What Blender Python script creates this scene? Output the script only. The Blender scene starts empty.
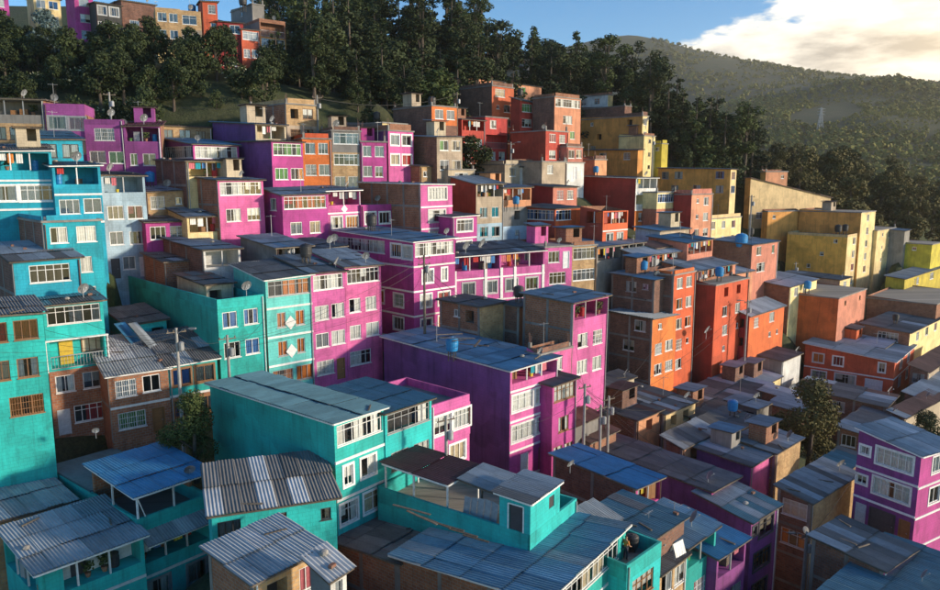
import bpy, math, random
import numpy as np
from mathutils import Vector, Matrix
R = math.radians
rnd = random.Random(7)
S = bpy.context.scene
COL = S.collection
# ---------------------------------------------------------------- camera
F = 738.0; CX = 470.0; CY = 295.0; PITCH = math.atan(120/738.0); ZC = 40.0
cam = bpy.data.cameras.new('camera'); camo = bpy.data.objects.new('camera', cam); COL.objects.link(camo)
cam.sensor_width = 36; cam.lens = 36*F/940; cam.clip_end = 9000; cam.clip_start = 0.5
camo.location = (0, 0, ZC); camo.rotation_euler = (R(90)-PITCH, 0, 0)
S.camera = camo
cp, sp = math.cos(PITCH), math.sin(PITCH)
def P(px, py, D):
    X = (px-CX)/F*D; Y = -(py-CY)/F*D
    return Vector((X, Y*sp + D*cp, ZC + Y*cp - D*sp))
# ---------------------------------------------------------------- world and sun
SUN_AZ = R(101); SUN_EL = R(12)
sund = Vector((math.sin(SUN_AZ)*math.cos(SUN_EL), math.cos(SUN_AZ)*math.cos(SUN_EL), math.sin(SUN_EL)))
W = bpy.data.worlds.new('World'); S.world = W; W.use_nodes = True
def mk_world():
    nt = W.node_tree; N = nt.nodes; L = nt.links; N.clear()
    out = N.new('ShaderNodeOutputWorld'); bg = N.new('ShaderNodeBackground')
    sky = N.new('ShaderNodeTexSky'); sky.sky_type = 'NISHITA'; sky.sun_disc = False
    sky.sun_elevation = SUN_EL; sky.sun_rotation = SUN_AZ; sky.air_density = 1.0; sky.dust_density = 0.3; sky.ozone_density = 1.6
    sky.altitude = 2600
    def m(op, a, b=None, c=None):
        n = N.new('ShaderNodeMath'); n.operation = op
        for i, v in enumerate((a, b, c)):
            if v is None: continue
            if isinstance(v, (int, float)): n.inputs[i].default_value = v
            else: L.new(v, n.inputs[i])
        return n.outputs[0]
    tc = N.new('ShaderNodeTexCoord'); sx = N.new('ShaderNodeSeparateXYZ'); L.new(tc.outputs['Generated'], sx.inputs[0])
    x, y, z = sx.outputs
    zz = m('ADD', m('MAXIMUM', z, 0.0), 0.16)
    cb = N.new('ShaderNodeCombineXYZ'); L.new(m('DIVIDE', x, zz), cb.inputs[0]); L.new(m('DIVIDE', y, zz), cb.inputs[1]); L.new(m('MULTIPLY', z, 3.0), cb.inputs[2])
    def noise(sc, det, rough, off):
        mp = N.new('ShaderNodeMapping'); mp.inputs['Location'].default_value = off; L.new(cb.outputs[0], mp.inputs[0])
        n = N.new('ShaderNodeTexNoise'); n.inputs['Scale'].default_value = sc; n.inputs['Detail'].default_value = det; n.inputs['Roughness'].default_value = rough
        L.new(mp.outputs[0], n.inputs[0]); return n.outputs[0]
    n1 = noise(1.5, 9, 0.56, (3.4, 1.2, 0.4)); n2 = noise(1.25, 8, 0.58, (8.3, 4.2, 2.0))
    # a cloud bank stands on the sun's side of the sky
    tow = m('ADD', m('MULTIPLY', x, math.sin(R(62))), m('MULTIPLY', y, math.cos(R(62))))
    bias = m('MULTIPLY', m('SUBTRACT', tow, 0.645), 1.15)
    dens = m('ADD', n1, bias)
    mr = N.new('ShaderNodeMapRange'); mr.interpolation_type = 'SMOOTHSTEP'; L.new(dens, mr.inputs[0]); mr.inputs[1].default_value = 0.52; mr.inputs[2].default_value = 0.585
    # cloud shade
    glow = m('POWER', m('MAXIMUM', tow, 0.0), 9.0)
    sh = N.new('ShaderNodeMapRange'); L.new(m('SUBTRACT', n2, m('MULTIPLY', m('SUBTRACT', dens, 0.60), 0.5)), sh.inputs[0]); sh.inputs[1].default_value = 0.36; sh.inputs[2].default_value = 0.53; sh.inputs[3].default_value = 0.0; sh.inputs[4].default_value = 1.0
    cr = N.new('ShaderNodeMix'); cr.data_type = 'RGBA'; L.new(sh.outputs[0], cr.inputs['Factor'])
    cr.inputs['A'].default_value = (1.3, 1.33, 1.36, 1); cr.inputs['B'].default_value = (4.6, 4.35, 3.8, 1)
    gl = N.new('ShaderNodeMix'); gl.data_type = 'RGBA'; gl.blend_type = 'ADD'; gl.inputs['Factor'].default_value = 1
    gc = N.new('ShaderNodeVectorMath'); gc.operation = 'SCALE'; gc.inputs[0].default_value = (7.5, 4.9, 1.6); L.new(glow, gc.inputs['Scale'])
    L.new(cr.outputs['Result'], gl.inputs['A']); L.new(gc.outputs[0], gl.inputs['B'])
    mix = N.new('ShaderNodeMix'); mix.data_type = 'RGBA'; L.new(mr.outputs[0], mix.inputs['Factor'])
    hs = N.new('ShaderNodeHueSaturation'); hs.inputs['Saturation'].default_value = 1.3; hs.inputs['Value'].default_value = 0.74; L.new(sky.outputs[0], hs.inputs['Color']); L.new(hs.outputs[0], mix.inputs['A']); L.new(gl.outputs['Result'], mix.inputs['B'])
    L.new(mix.outputs['Result'], bg.inputs[0]); bg.inputs[1].default_value = 0.15; L.new(bg.outputs[0], out.inputs[0])
mk_world()
sun = bpy.data.lights.new('sun', 'SUN'); sun.energy = 2.5; sun.angle = R(4.0); sun.color = (1.0, 0.85, 0.66)
suno = bpy.data.objects.new('sun', sun); COL.objects.link(suno); suno.rotation_euler = (-sund).to_track_quat('-Z', 'Y').to_euler()
S.view_settings.view_transform = 'Standard'; S.view_settings.look = 'None'; S.view_settings.gamma = 1; S.view_settings.exposure = 1.05
S.view_settings.use_curve_mapping = False
S.render.engine = 'CYCLES'; S.cycles.max_bounces = 6; S.cycles.diffuse_bounces = 3; S.cycles.glossy_bounces = 2; S.cycles.transparent_max_bounces = 8; S.cycles.volume_bounces = 0
# ---------------------------------------------------------------- materials
MATS = {}
def nmat(name):
    m = bpy.data.materials.new(name); m.use_nodes = True
    b = m.node_tree.nodes['Principled BSDF']; b.inputs['Roughness'].default_value = 0.8
    return m, m.node_tree.nodes, m.node_tree.links, b
def mathn(N, L, op, a, b=None):
    n = N.new('ShaderNodeMath'); n.operation = op
    for i, v in enumerate((a, b)):
        if v is None: continue
        if isinstance(v, (int, float)): n.inputs[i].default_value = v
        else: L.new(v, n.inputs[i])
    return n.outputs[0]
def uvz(N, L):
    """wall coordinate: along the wall (x+y), height z"""
    tc = N.new('ShaderNodeTexCoord'); sx = N.new('ShaderNodeSeparateXYZ'); L.new(tc.outputs['Object'], sx.inputs[0])
    c = N.new('ShaderNodeCombineXYZ'); L.new(mathn(N, L, 'ADD', sx.outputs[0], sx.outputs[1]), c.inputs[0]); L.new(sx.outputs[2], c.inputs[1])
    return tc, c.outputs[0]
def noise(N, L, vec, sc, det=3, rough=0.55, scale=None):
    if scale:
        mp = N.new('ShaderNodeMapping'); mp.inputs['Scale'].default_value = scale; L.new(vec, mp.inputs[0]); vec = mp.outputs[0]
    n = N.new('ShaderNodeTexNoise'); n.inputs['Scale'].default_value = sc; n.inputs['Detail'].default_value = det; n.inputs['Roughness'].default_value = rough
    L.new(vec, n.inputs[0]); return n.outputs[0]
def mrange(N, L, v, a, b, c, d):
    n = N.new('ShaderNodeMapRange'); L.new(v, n.inputs[0])
    for i, k in enumerate((a, b, c, d)): n.inputs[i+1].default_value = k
    return n.outputs[0]
def mixc(N, L, f, a, b, blend='MIX'):
    n = N.new('ShaderNodeMix'); n.data_type = 'RGBA'; n.blend_type = blend
    if isinstance(f, (int, float)): n.inputs['Factor'].default_value = f
    else: L.new(f, n.inputs['Factor'])
    for k, v in (('A', a), ('B', b)):
        if isinstance(v, tuple): n.inputs[k].default_value = v+(1,)
        else: L.new(v, n.inputs[k])
    return n.outputs['Result']
def paint(name, c, block=True, wear=1.0):
    m, N, L, b = nmat(name); tc, w = uvz(N, L)
    oi = N.new('ShaderNodeObjectInfo')
    off = N.new('ShaderNodeVectorMath'); off.operation = 'ADD'; L.new(w, off.inputs[0])
    cbv = N.new('ShaderNodeCombineXYZ'); L.new(mathn(N, L, 'MULTIPLY', oi.outputs['Random'], 37.0), cbv.inputs[2]); L.new(cbv.outputs[0], off.inputs[1]); wo = off.outputs[0]
    n1 = noise(N, L, wo, 0.45, 5, 0.65); n2 = noise(N, L, wo, 1.0, 4, 0.7, (2.6, 0.22, 1)); n3 = noise(N, L, wo, 3.5, 4, 0.7)
    v = mrange(N, L, n1, 0.3, 0.72, 0.70, 1.16)
    st = mrange(N, L, n2, 0.50, 0.76, 1.0, 0.62)
    k = mathn(N, L, 'MULTIPLY', v, st)
    hs = N.new('ShaderNodeHueSaturation'); hs.inputs['Color'].default_value = c+(1,)
    L.new(mrange(N, L, oi.outputs['Random'], 0, 1, 0.488, 0.512), hs.inputs['Hue']); L.new(mrange(N, L, oi.outputs['Random'], 0, 1, 0.86, 1.12), hs.inputs['Value'])
    vm = N.new('ShaderNodeVectorMath'); vm.operation = 'SCALE'; L.new(hs.outputs[0], vm.inputs[0]); L.new(k, vm.inputs['Scale'])
    n4 = noise(N, L, wo, 0.28, 2, 0.4); k = mathn(N, L, 'MULTIPLY', k, mrange(N, L, n4, 0.535, 0.545, 1.0, 0.84)); L.new(k, vm.inputs['Scale'])   # repainted areas
    # chipped patches show grey render
    chip = mrange(N, L, n3, 0.68, 0.73, 0.0, 0.55*wear)
    col = mixc(N, L, chip, vm.outputs[0], (0.24, 0.21, 0.19))
    COLN = col; b.inputs['Roughness'].default_value = 0.78
    bp = N.new('ShaderNodeBump'); bp.inputs['Strength'].default_value = 0.5; bp.inputs['Distance'].default_value = 0.03
    br = N.new('ShaderNodeTexBrick'); L.new(w, br.inputs[0]); br.inputs['Scale'].default_value = 1
    br.inputs['Brick Width'].default_value = 0.38; br.inputs['Row Height'].default_value = 0.24; br.inputs['Mortar Size'].default_value = 0.018
    br.inputs['Mortar Smooth'].default_value = 0.6
    sc2 = N.new('ShaderNodeVectorMath'); sc2.operation = 'SCALE'; L.new(COLN, sc2.inputs[0]); L.new(mathn(N, L, 'SUBTRACT', 1.0, mathn(N, L, 'MULTIPLY', br.outputs['Fac'], 0.16 if block else 0.03)), sc2.inputs['Scale']); L.new(sc2.outputs[0], b.inputs['Base Color'])
    hgt = mathn(N, L, 'ADD', mathn(N, L, 'MULTIPLY', br.outputs['Fac'], -0.45 if block else -0.1), mathn(N, L, 'MULTIPLY', n3, 0.7))
    L.new(hgt, bp.inputs['Height']); L.new(bp.outputs[0], b.inputs['Normal'])
    MATS[name] = m
def brick(name, c1, c2, mortar, bw=0.36, bh=0.2):
    m, N, L, b = nmat(name); tc, w = uvz(N, L)
    br = N.new('ShaderNodeTexBrick'); L.new(w, br.inputs[0]); br.inputs['Scale'].default_value = 1
    br.inputs['Brick Width'].default_value = bw; br.inputs['Row Height'].default_value = bh; br.inputs['Mortar Size'].default_value = 0.018
    br.inputs['Color1'].default_value = c1+(1,); br.inputs['Color2'].default_value = c2+(1,); br.inputs['Mortar'].default_value = mortar+(1,)
    n1 = noise(N, L, w, 0.6, 5, 0.7); n2 = noise(N, L, w, 1.0, 4, 0.7, (2.0, 0.25, 1))
    k = mathn(N, L, 'MULTIPLY', mrange(N, L, n1, 0.3, 0.7, 0.65, 1.2), mrange(N, L, n2, 0.5, 0.8, 1.0, 0.6))
    vm = N.new('ShaderNodeVectorMath'); vm.operation = 'SCALE'; L.new(br.outputs['Color'], vm.inputs[0]); L.new(k, vm.inputs['Scale'])
    L.new(vm.outputs[0], b.inputs['Base Color']); b.inputs['Roughness'].default_value = 0.9
    bp = N.new('ShaderNodeBump'); bp.inputs['Strength'].default_value = 0.8; bp.inputs['Distance'].default_value = 0.03; bp.invert = True
    L.new(br.outputs['Fac'], bp.inputs['Height']); L.new(bp.outputs[0], b.inputs['Normal']); MATS[name] = m
def metal(name, c, rust=0.25, metallic=0.25, rough=0.5, var=0.5):
    m, N, L, b = nmat(name); tc = N.new('ShaderNodeTexCoord'); oi = N.new('ShaderNodeObjectInfo')
    off = N.new('ShaderNodeVectorMath'); off.operation = 'ADD'; L.new(tc.outputs['Object'], off.inputs[0])
    cbv = N.new('ShaderNodeCombineXYZ'); L.new(mathn(N, L, 'MULTIPLY', oi.outputs['Random'], 50.0), cbv.inputs[2]); L.new(cbv.outputs[0], off.inputs[1])
    n1 = noise(N, L, off.outputs[0], 1.4, 5, 0.7, (1, 0.4, 1)); n2 = noise(N, L, off.outputs[0], 3.0, 5, 0.75)
    k = mathn(N, L, 'MULTIPLY', mrange(N, L, n1, 0.3, 0.7, 0.75, 1.2), mrange(N, L, oi.outputs['Random'], 0, 1, 1-var*0.6, 1+var*0.5))
    vm = N.new('ShaderNodeVectorMath'); vm.operation = 'SCALE'; vm.inputs[0].default_value = c; L.new(k, vm.inputs['Scale'])
    sxy = N.new('ShaderNodeSeparateXYZ'); L.new(tc.outputs['Object'], sxy.inputs[0])
    seam = mathn(N, L, 'MULTIPLY', mrange(N, L, sxy.outputs[1], 0.0, 0.16, 0.55, 1.0), mrange(N, L, sxy.outputs[0], 0.0, 0.10, 0.62, 1.0)); k = mathn(N, L, 'MULTIPLY', k, seam); L.new(k, vm.inputs['Scale'])
    rs = mrange(N, L, n2, 0.60, 0.72, 0.0, rust)
    L.new(mixc(N, L, rs, vm.outputs[0], (0.13, 0.07, 0.045)), b.inputs['Base Color'])
    b.inputs['Metallic'].default_value = metallic; L.new(mrange(N, L, n2, 0.3, 0.7, rough-0.1, rough+0.25), b.inputs['Roughness']); MATS[name] = m
def plain(name, c, rough=0.7, metallic=0.0, var=0.15, sc=4.0):
    m, N, L, b = nmat(name); tc = N.new('ShaderNodeTexCoord'); oi = N.new('ShaderNodeObjectInfo')
    n1 = noise(N, L, tc.outputs['Object'], sc, 4, 0.6)
    k = mathn(N, L, 'MULTIPLY', mrange(N, L, n1, 0.3, 0.7, 1-var, 1+var), mrange(N, L, oi.outputs['Random'], 0, 1, 1-var, 1+var))
    vm = N.new('ShaderNodeVectorMath'); vm.operation = 'SCALE'; vm.inputs[0].default_value = c; L.new(k, vm.inputs['Scale'])
    L.new(vm.outputs[0], b.inputs['Base Color']); b.inputs['Roughness'].default_value = rough; b.inputs['Metallic'].default_value = metallic; MATS[name] = m
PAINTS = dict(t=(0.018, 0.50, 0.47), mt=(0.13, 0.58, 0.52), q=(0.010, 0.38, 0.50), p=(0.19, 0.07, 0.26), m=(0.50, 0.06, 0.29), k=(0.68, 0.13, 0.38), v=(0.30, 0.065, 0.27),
              o=(0.74, 0.16, 0.04), r=(0.60, 0.09, 0.045), dr=(0.40, 0.05, 0.035), s=(0.68, 0.27, 0.17), so=(0.70, 0.30, 0.16), y=(0.96, 0.47, 0.10), c=(0.92, 0.71, 0.34),  # dark red holds some of the side walls' shade in its colour
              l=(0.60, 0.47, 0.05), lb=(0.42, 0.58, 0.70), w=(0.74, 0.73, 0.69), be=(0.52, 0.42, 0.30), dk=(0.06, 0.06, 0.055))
PN = dict(t='teal_paint', mt='mint_paint', q='turquoise_paint', p='purple_paint', m='magenta_paint', k='pink_paint', v='violet_paint', o='orange_paint', r='red_paint', dr='dark_shaded_red_paint',
          s='salmon_paint', so='apricot_paint', y='ochre_paint', c='cream_paint', l='lime_paint', lb='light_blue_paint', w='white_paint', be='beige_render', dk='dark_paint',
          b='brick', bd='dark_brick', g='concrete', by='yellow_brick', zn='zinc')
for k, c in PAINTS.items(): paint(PN[k], c, wear=0.9 if k in 'w lb' else 0.75)
brick('brick', (0.40, 0.17, 0.085), (0.30, 0.115, 0.06), (0.30, 0.25, 0.20))
brick('dark_brick', (0.27, 0.125, 0.08), (0.18, 0.085, 0.06), (0.20, 0.17, 0.15))
brick('yellow_brick', (0.58, 0.38, 0.18), (0.46, 0.27, 0.12), (0.45, 0.36, 0.25))
paint('concrete', (0.27, 0.255, 0.235), block=False, wear=0.3)
metal('zinc', (0.30, 0.33, 0.35), 0.75, 0.0, 0.68, 0.42); metal('fibre', (0.16, 0.155, 0.15), 0.6, 0.0, 0.8, 0.5); metal('blue_zinc', (0.17, 0.30, 0.39), 0.45, 0.1, 0.5, 0.42)
metal('pale_zinc', (0.46, 0.48, 0.50), 0.35, 0.0, 0.65, 0.25); metal('rust_zinc', (0.20, 0.11, 0.085), 0.7, 0.1, 0.7, 0.35); metal('teal_zinc', (0.09, 0.20, 0.245), 0.35, 0.1, 0.55, 0.2)
metal('bright_blue', (0.055, 0.24, 0.43), 0.12, 0.05, 0.5, 0.2); metal('maroon_zinc', (0.075, 0.025, 0.03), 0.15, 0.0, 0.6, 0.2)
plain('white_frame', (0.72, 0.72, 0.70), 0.5); plain('dark_frame', (0.05, 0.05, 0.055), 0.5); plain('wood_frame', (0.25, 0.12, 0.05), 0.6); plain('steel', (0.35, 0.36, 0.37), 0.5, 0.3)
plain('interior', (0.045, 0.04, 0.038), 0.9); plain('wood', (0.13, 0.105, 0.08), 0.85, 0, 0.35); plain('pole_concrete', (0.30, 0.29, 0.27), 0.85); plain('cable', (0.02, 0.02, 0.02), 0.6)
plain('door_wood', (0.30, 0.14, 0.05), 0.6); plain('door_yellow', (0.55, 0.36, 0.03), 0.6); plain('door_white', (0.62, 0.64, 0.66), 0.5); plain('door_dark', (0.06, 0.06, 0.07), 0.5)
for nm, c in dict(cloth_white=(0.72, 0.71, 0.68), cloth_cream=(0.60, 0.50, 0.36), cloth_pink=(0.55, 0.16, 0.20), cloth_red=(0.45, 0.04, 0.04), cloth_blue=(0.07, 0.20, 0.45), cloth_green=(0.16, 0.38, 0.10),
                  cloth_dark=(0.05, 0.05, 0.07), cloth_orange=(0.60, 0.22, 0.05), cloth_grey=(0.30, 0.32, 0.34), cloth_yellow=(0.65, 0.5, 0.05), cloth_teal=(0.02, 0.30, 0.38)).items(): plain(nm, c, 0.9)
plain('tank_blue', (0.015, 0.22, 0.50), 0.45); plain('tank_black', (0.03, 0.03, 0.032), 0.5); plain('skin', (0.35, 0.19, 0.12), 0.6); plain('hair', (0.02, 0.015, 0.012), 0.6); plain('bark', (0.10, 0.075, 0.055), 0.9, 0, 0.3)
plain('stone', (0.30, 0.28, 0.25), 0.9, 0, 0.3)
def mk_glass():
    m, N, L, b = nmat('window_glass'); N.remove(b); out = N['Material Output']
    t = N.new('ShaderNodeBsdfTransparent'); t.inputs[0].default_value = (0.93, 0.95, 0.95, 1); g = N.new('ShaderNodeBsdfGlossy'); g.inputs['Roughness'].default_value = 0.04
    fr = N.new('ShaderNodeFresnel'); fr.inputs[0].default_value = 1.52; mx = N.new('ShaderNodeMixShader')
    f2 = mathn(N, L, 'ADD', mathn(N, L, 'MULTIPLY', fr.outputs[0], 1.5), 0.03); L.new(f2, mx.inputs[0]); L.new(t.outputs[0], mx.inputs[1]); L.new(g.outputs[0], mx.inputs[2]); L.new(mx.outputs[0], out.inputs[0])
    MATS['glass'] = m
mk_glass()
def leafmat(name, c1, c2, big=0.9):
    m, N, L, b = nmat(name); oi = N.new('ShaderNodeObjectInfo'); tc = N.new('ShaderNodeTexCoord')
    n = noise(N, L, tc.outputs['Object'], big, 6, 0.62); f = mathn(N, L, 'ADD', mrange(N, L, n, 0.35, 0.65, 0, 0.8), mathn(N, L, 'MULTIPLY', oi.outputs['Random'], 0.35))
    L.new(mixc(N, L, f, c1, c2), b.inputs['Base Color']); b.inputs['Roughness'].default_value = 0.75; b.inputs['Specular IOR Level'].default_value = 0.25
    MATS[name] = m
leafmat('leaf_dark', (0.014, 0.024, 0.010), (0.058, 0.078, 0.026)); leafmat('leaf_mid', (0.03, 0.05, 0.015), (0.085, 0.11, 0.03)); leafmat('leaf_olive', (0.05, 0.05, 0.015), (0.15, 0.125, 0.04))
leafmat('leaf_blue', (0.07, 0.11, 0.11), (0.18, 0.25, 0.25)); leafmat('leaf_hill', (0.10, 0.105, 0.02), (0.24, 0.22, 0.045), 0.012); leafmat('flower', (0.35, 0.36, 0.22), (0.55, 0.55, 0.38))
def mk_ground():
    m, N, L, b = nmat('ground_earth'); g = N.new('ShaderNodeNewGeometry'); tc = N.new('ShaderNodeTexCoord'); p = tc.outputs['Object']
    n1 = noise(N, L, p, 0.05, 6, 0.65); n2 = noise(N, L, p, 0.9, 6, 0.75); n3 = noise(N, L, p, 6, 4, 0.7)
    c = mixc(N, L, mrange(N, L, n1, 0.42, 0.58, 0, 1), (0.05, 0.075, 0.018), (0.085, 0.085, 0.035)); c = mixc(N, L, mrange(N, L, n2, 0.35, 0.7, 0, 0.9), c, (0.03, 0.04, 0.014))
    vm = N.new('ShaderNodeVectorMath'); vm.operation = 'SCALE'; L.new(c, vm.inputs[0]); L.new(mrange(N, L, n3, 0.3, 0.7, 0.6, 1.3), vm.inputs['Scale'])
    L.new(vm.outputs[0], b.inputs['Base Color']); b.inputs['Roughness'].default_value = 0.95
    bp = N.new('ShaderNodeBump'); bp.inputs['Strength'].default_value = 0.8; bp.inputs['Distance'].default_value = 0.4; L.new(n2, bp.inputs['Height']); L.new(bp.outputs[0], b.inputs['Normal']); MATS['ground'] = m
mk_ground()
def M(k): return MATS[PN.get(k, k)]
# ---------------------------------------------------------------- mesh helpers
class MB:
    def __init__(s): s.v = []; s.f = []; s.m = []
    def quad(s, a, b, c, d, m=0): i = len(s.v); s.v += [a, b, c, d]; s.f.append((i, i+1, i+2, i+3)); s.m.append(m)
    def poly(s, pts, m=0): i = len(s.v); s.v += list(pts); s.f.append(tuple(range(i, i+len(pts)))); s.m.append(m)
    def box(s, x0, x1, y0, y1, z0, z1, m=0):
        i = len(s.v); s.v += [(x, y, z) for z in (z0, z1) for y in (y0, y1) for x in (x0, x1)]
        for q in ((0, 2, 3, 1), (4, 5, 7, 6), (0, 1, 5, 4), (2, 6, 7, 3), (0, 4, 6, 2), (1, 3, 7, 5)): s.f.append(tuple(i+k for k in q)); s.m.append(m)
    def tube(s, pts, radii, n=8, m=0, cap=True):
        rings = []
        for k, p in enumerate(pts):
            p = Vector(p); a = Vector(pts[max(k-1, 0)]); b = Vector(pts[min(k+1, len(pts)-1)]); d = (b-a).normalized()
            u = d.orthogonal().normalized(); w = d.cross(u); r = radii[k] if isinstance(radii, (list, tuple)) else radii
            i = len(s.v); s.v += [tuple(p + (u*math.cos(t*2*math.pi/n)+w*math.sin(t*2*math.pi/n))*r) for t in range(n)]; rings.append(i)
        for a, b in zip(rings, rings[1:]):
            for t in range(n): s.f.append((a+t, a+(t+1) % n, b+(t+1) % n, b+t)); s.m.append(m)
        if cap: s.f.append(tuple(rings[0]+t for t in range(n))[::-1]); s.m.append(m); s.f.append(tuple(rings[-1]+t for t in range(n))); s.m.append(m)
    def lathe(s, prof, n=14, m=0):
        i = len(s.v)
        for r, z in prof: s.v += [(r*math.cos(t*2*math.pi/n), r*math.sin(t*2*math.pi/n), z) for t in range(n)]
        for k in range(len(prof)-1):
            for t in range(n): s.f.append((i+k*n+t, i+k*n+(t+1) % n, i+(k+1)*n+(t+1) % n, i+(k+1)*n+t)); s.m.append(m)
        s.f.append(tuple(i+(len(prof)-1)*n+t for t in range(n))); s.m.append(m); s.f.append(tuple(i+t for t in range(n))[::-1]); s.m.append(m)
    def mesh(s, name, mats):
        me = bpy.data.meshes.new(name); me.from_pydata(s.v, [], s.f)
        for k in mats: me.materials.append(M(k))
        if len(mats) > 1: me.polygons.foreach_set('material_index', s.m)
        me.update(); return me
def link(name, me, parent=None, loc=None, rz=0.0, mat=None):
    o = bpy.data.objects.new(name, me); COL.objects.link(o)
    if parent is not None: o.parent = parent
    if mat is not None: o.matrix_local = mat
    else:
        if loc is not None: o.location = loc
        if rz: o.rotation_euler = (0, 0, rz)
    return o
def tag(o, label, cat, group=None):
    o['label'] = label; o['category'] = cat
    if group: o['group'] = group
    return o
CACHE = {}
def cached(key, fn):
    if key not in CACHE: CACHE[key] = fn()
    return CACHE[key]
# ---------------------------------------------------------------- house builder
HOUSES = []
CURT = ['cloth_white']*9+['cloth_cream']*4+['cloth_grey']*2+['cloth_pink', 'cloth_orange', 'cloth_green', 'cloth_blue', 'cloth_red']
WASH = ['cloth_white']*4+['cloth_blue', 'cloth_red', 'cloth_pink', 'cloth_dark', 'cloth_grey', 'cloth_teal', 'cloth_yellow', 'cloth_orange']
WID = {'w': 1.5, 'W': 2.6, 's': 0.75, 't': 0.8, 'd': 0.95, 'D': 2.3, 'O': 1.15, 'g': 2.0, '.': 0.6}
def frame_mesh(w, h, kind, sur, fm, n):
    def fn():
        b = MB(); e = 0.07
        b.box(0, e, .05, .12, 0, h); b.box(w-e, w, .05, .12, 0, h); b.box(e, w-e, .05, .12, 0, e); b.box(e, w-e, .05, .12, h-e, h)
        for i in range(1, n): x = w*i/n; b.box(x-.025, x+.025, .055, .115, e, h-e)
        if kind in 'WG' : b.box(e, w-e, .06, .11, h*.68, h*.68+.045)
        if kind == 'g':
            for i in range(1, int(w/.16)): b.box(i*.16-.012, i*.16+.012, .0, .024, .02, h-.02)
            for z in (.33*h, .66*h): b.box(.02, w-.02, -.004, .02, z-.015, z+.015)
        if sur:
            s = .15; b.box(-s, 0, -.04, .05, -s, h+s); b.box(w, w+s, -.04, .05, -s, h+s); b.box(0, w, -.04, .05, -s, 0); b.box(0, w, -.04, .05, h, h+s)
        else: b.box(-.05, w+.05, -.05, .05, -.07, 0)
        return b.mesh('window', [fm])
    return cached(('fr', round(w, 2), round(h, 2), kind, sur, fm, n), fn)
def pane_mesh(w, h):
    def fn():
        b = MB(); b.quad((0, 0, 0), (w, 0, 0), (w, 0, h), (0, 0, h)); return b.mesh('pane', ['glass'])
    return cached(('pn', round(w, 2), round(h, 2)), fn)
def cloth_mesh(w, h, mat, amp=.03, sag=0.0):
    def fn():
        b = MB(); n = max(3, int(w/.09)); pts = [(w*i/n, amp*(1 if i % 2 else -1)) for i in range(n+1)]
        for (x0, y0), (x1, y1) in zip(pts, pts[1:]): b.quad((x0, y0, 0), (x1, y1, 0), (x1, y1*.6, h), (x0, y0*.6, h))
        return b.mesh('curtain', [mat])
    return cached(('cl', round(w, 1), round(h, 1), mat, amp), fn)
def sheet_mesh(w, l, mat, per):
    def fn():
        b = MB(); n = max(4, int(round(w/per)))*2; am = .022 if per < .25 else .04
        pts = [(w*i/n, am*(1 if i % 2 else -1)) for i in range(n+1)]
        for (x0, z0), (x1, z1) in zip(pts, pts[1:]): b.quad((x0, 0, z0), (x1, 0, z1), (x1, l, z1), (x0, l, z0))
        return b.mesh('roof_sheet', [mat])
    return cached(('sh', round(w, 2), round(l, 2), mat), fn)
def MB_box(x0, x1, y0, y1, z0, z1, mat):
    b = MB(); b.box(x0, x1, y0, y1, z0, z1); return b.mesh('box', [mat])
class House: pass
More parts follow.
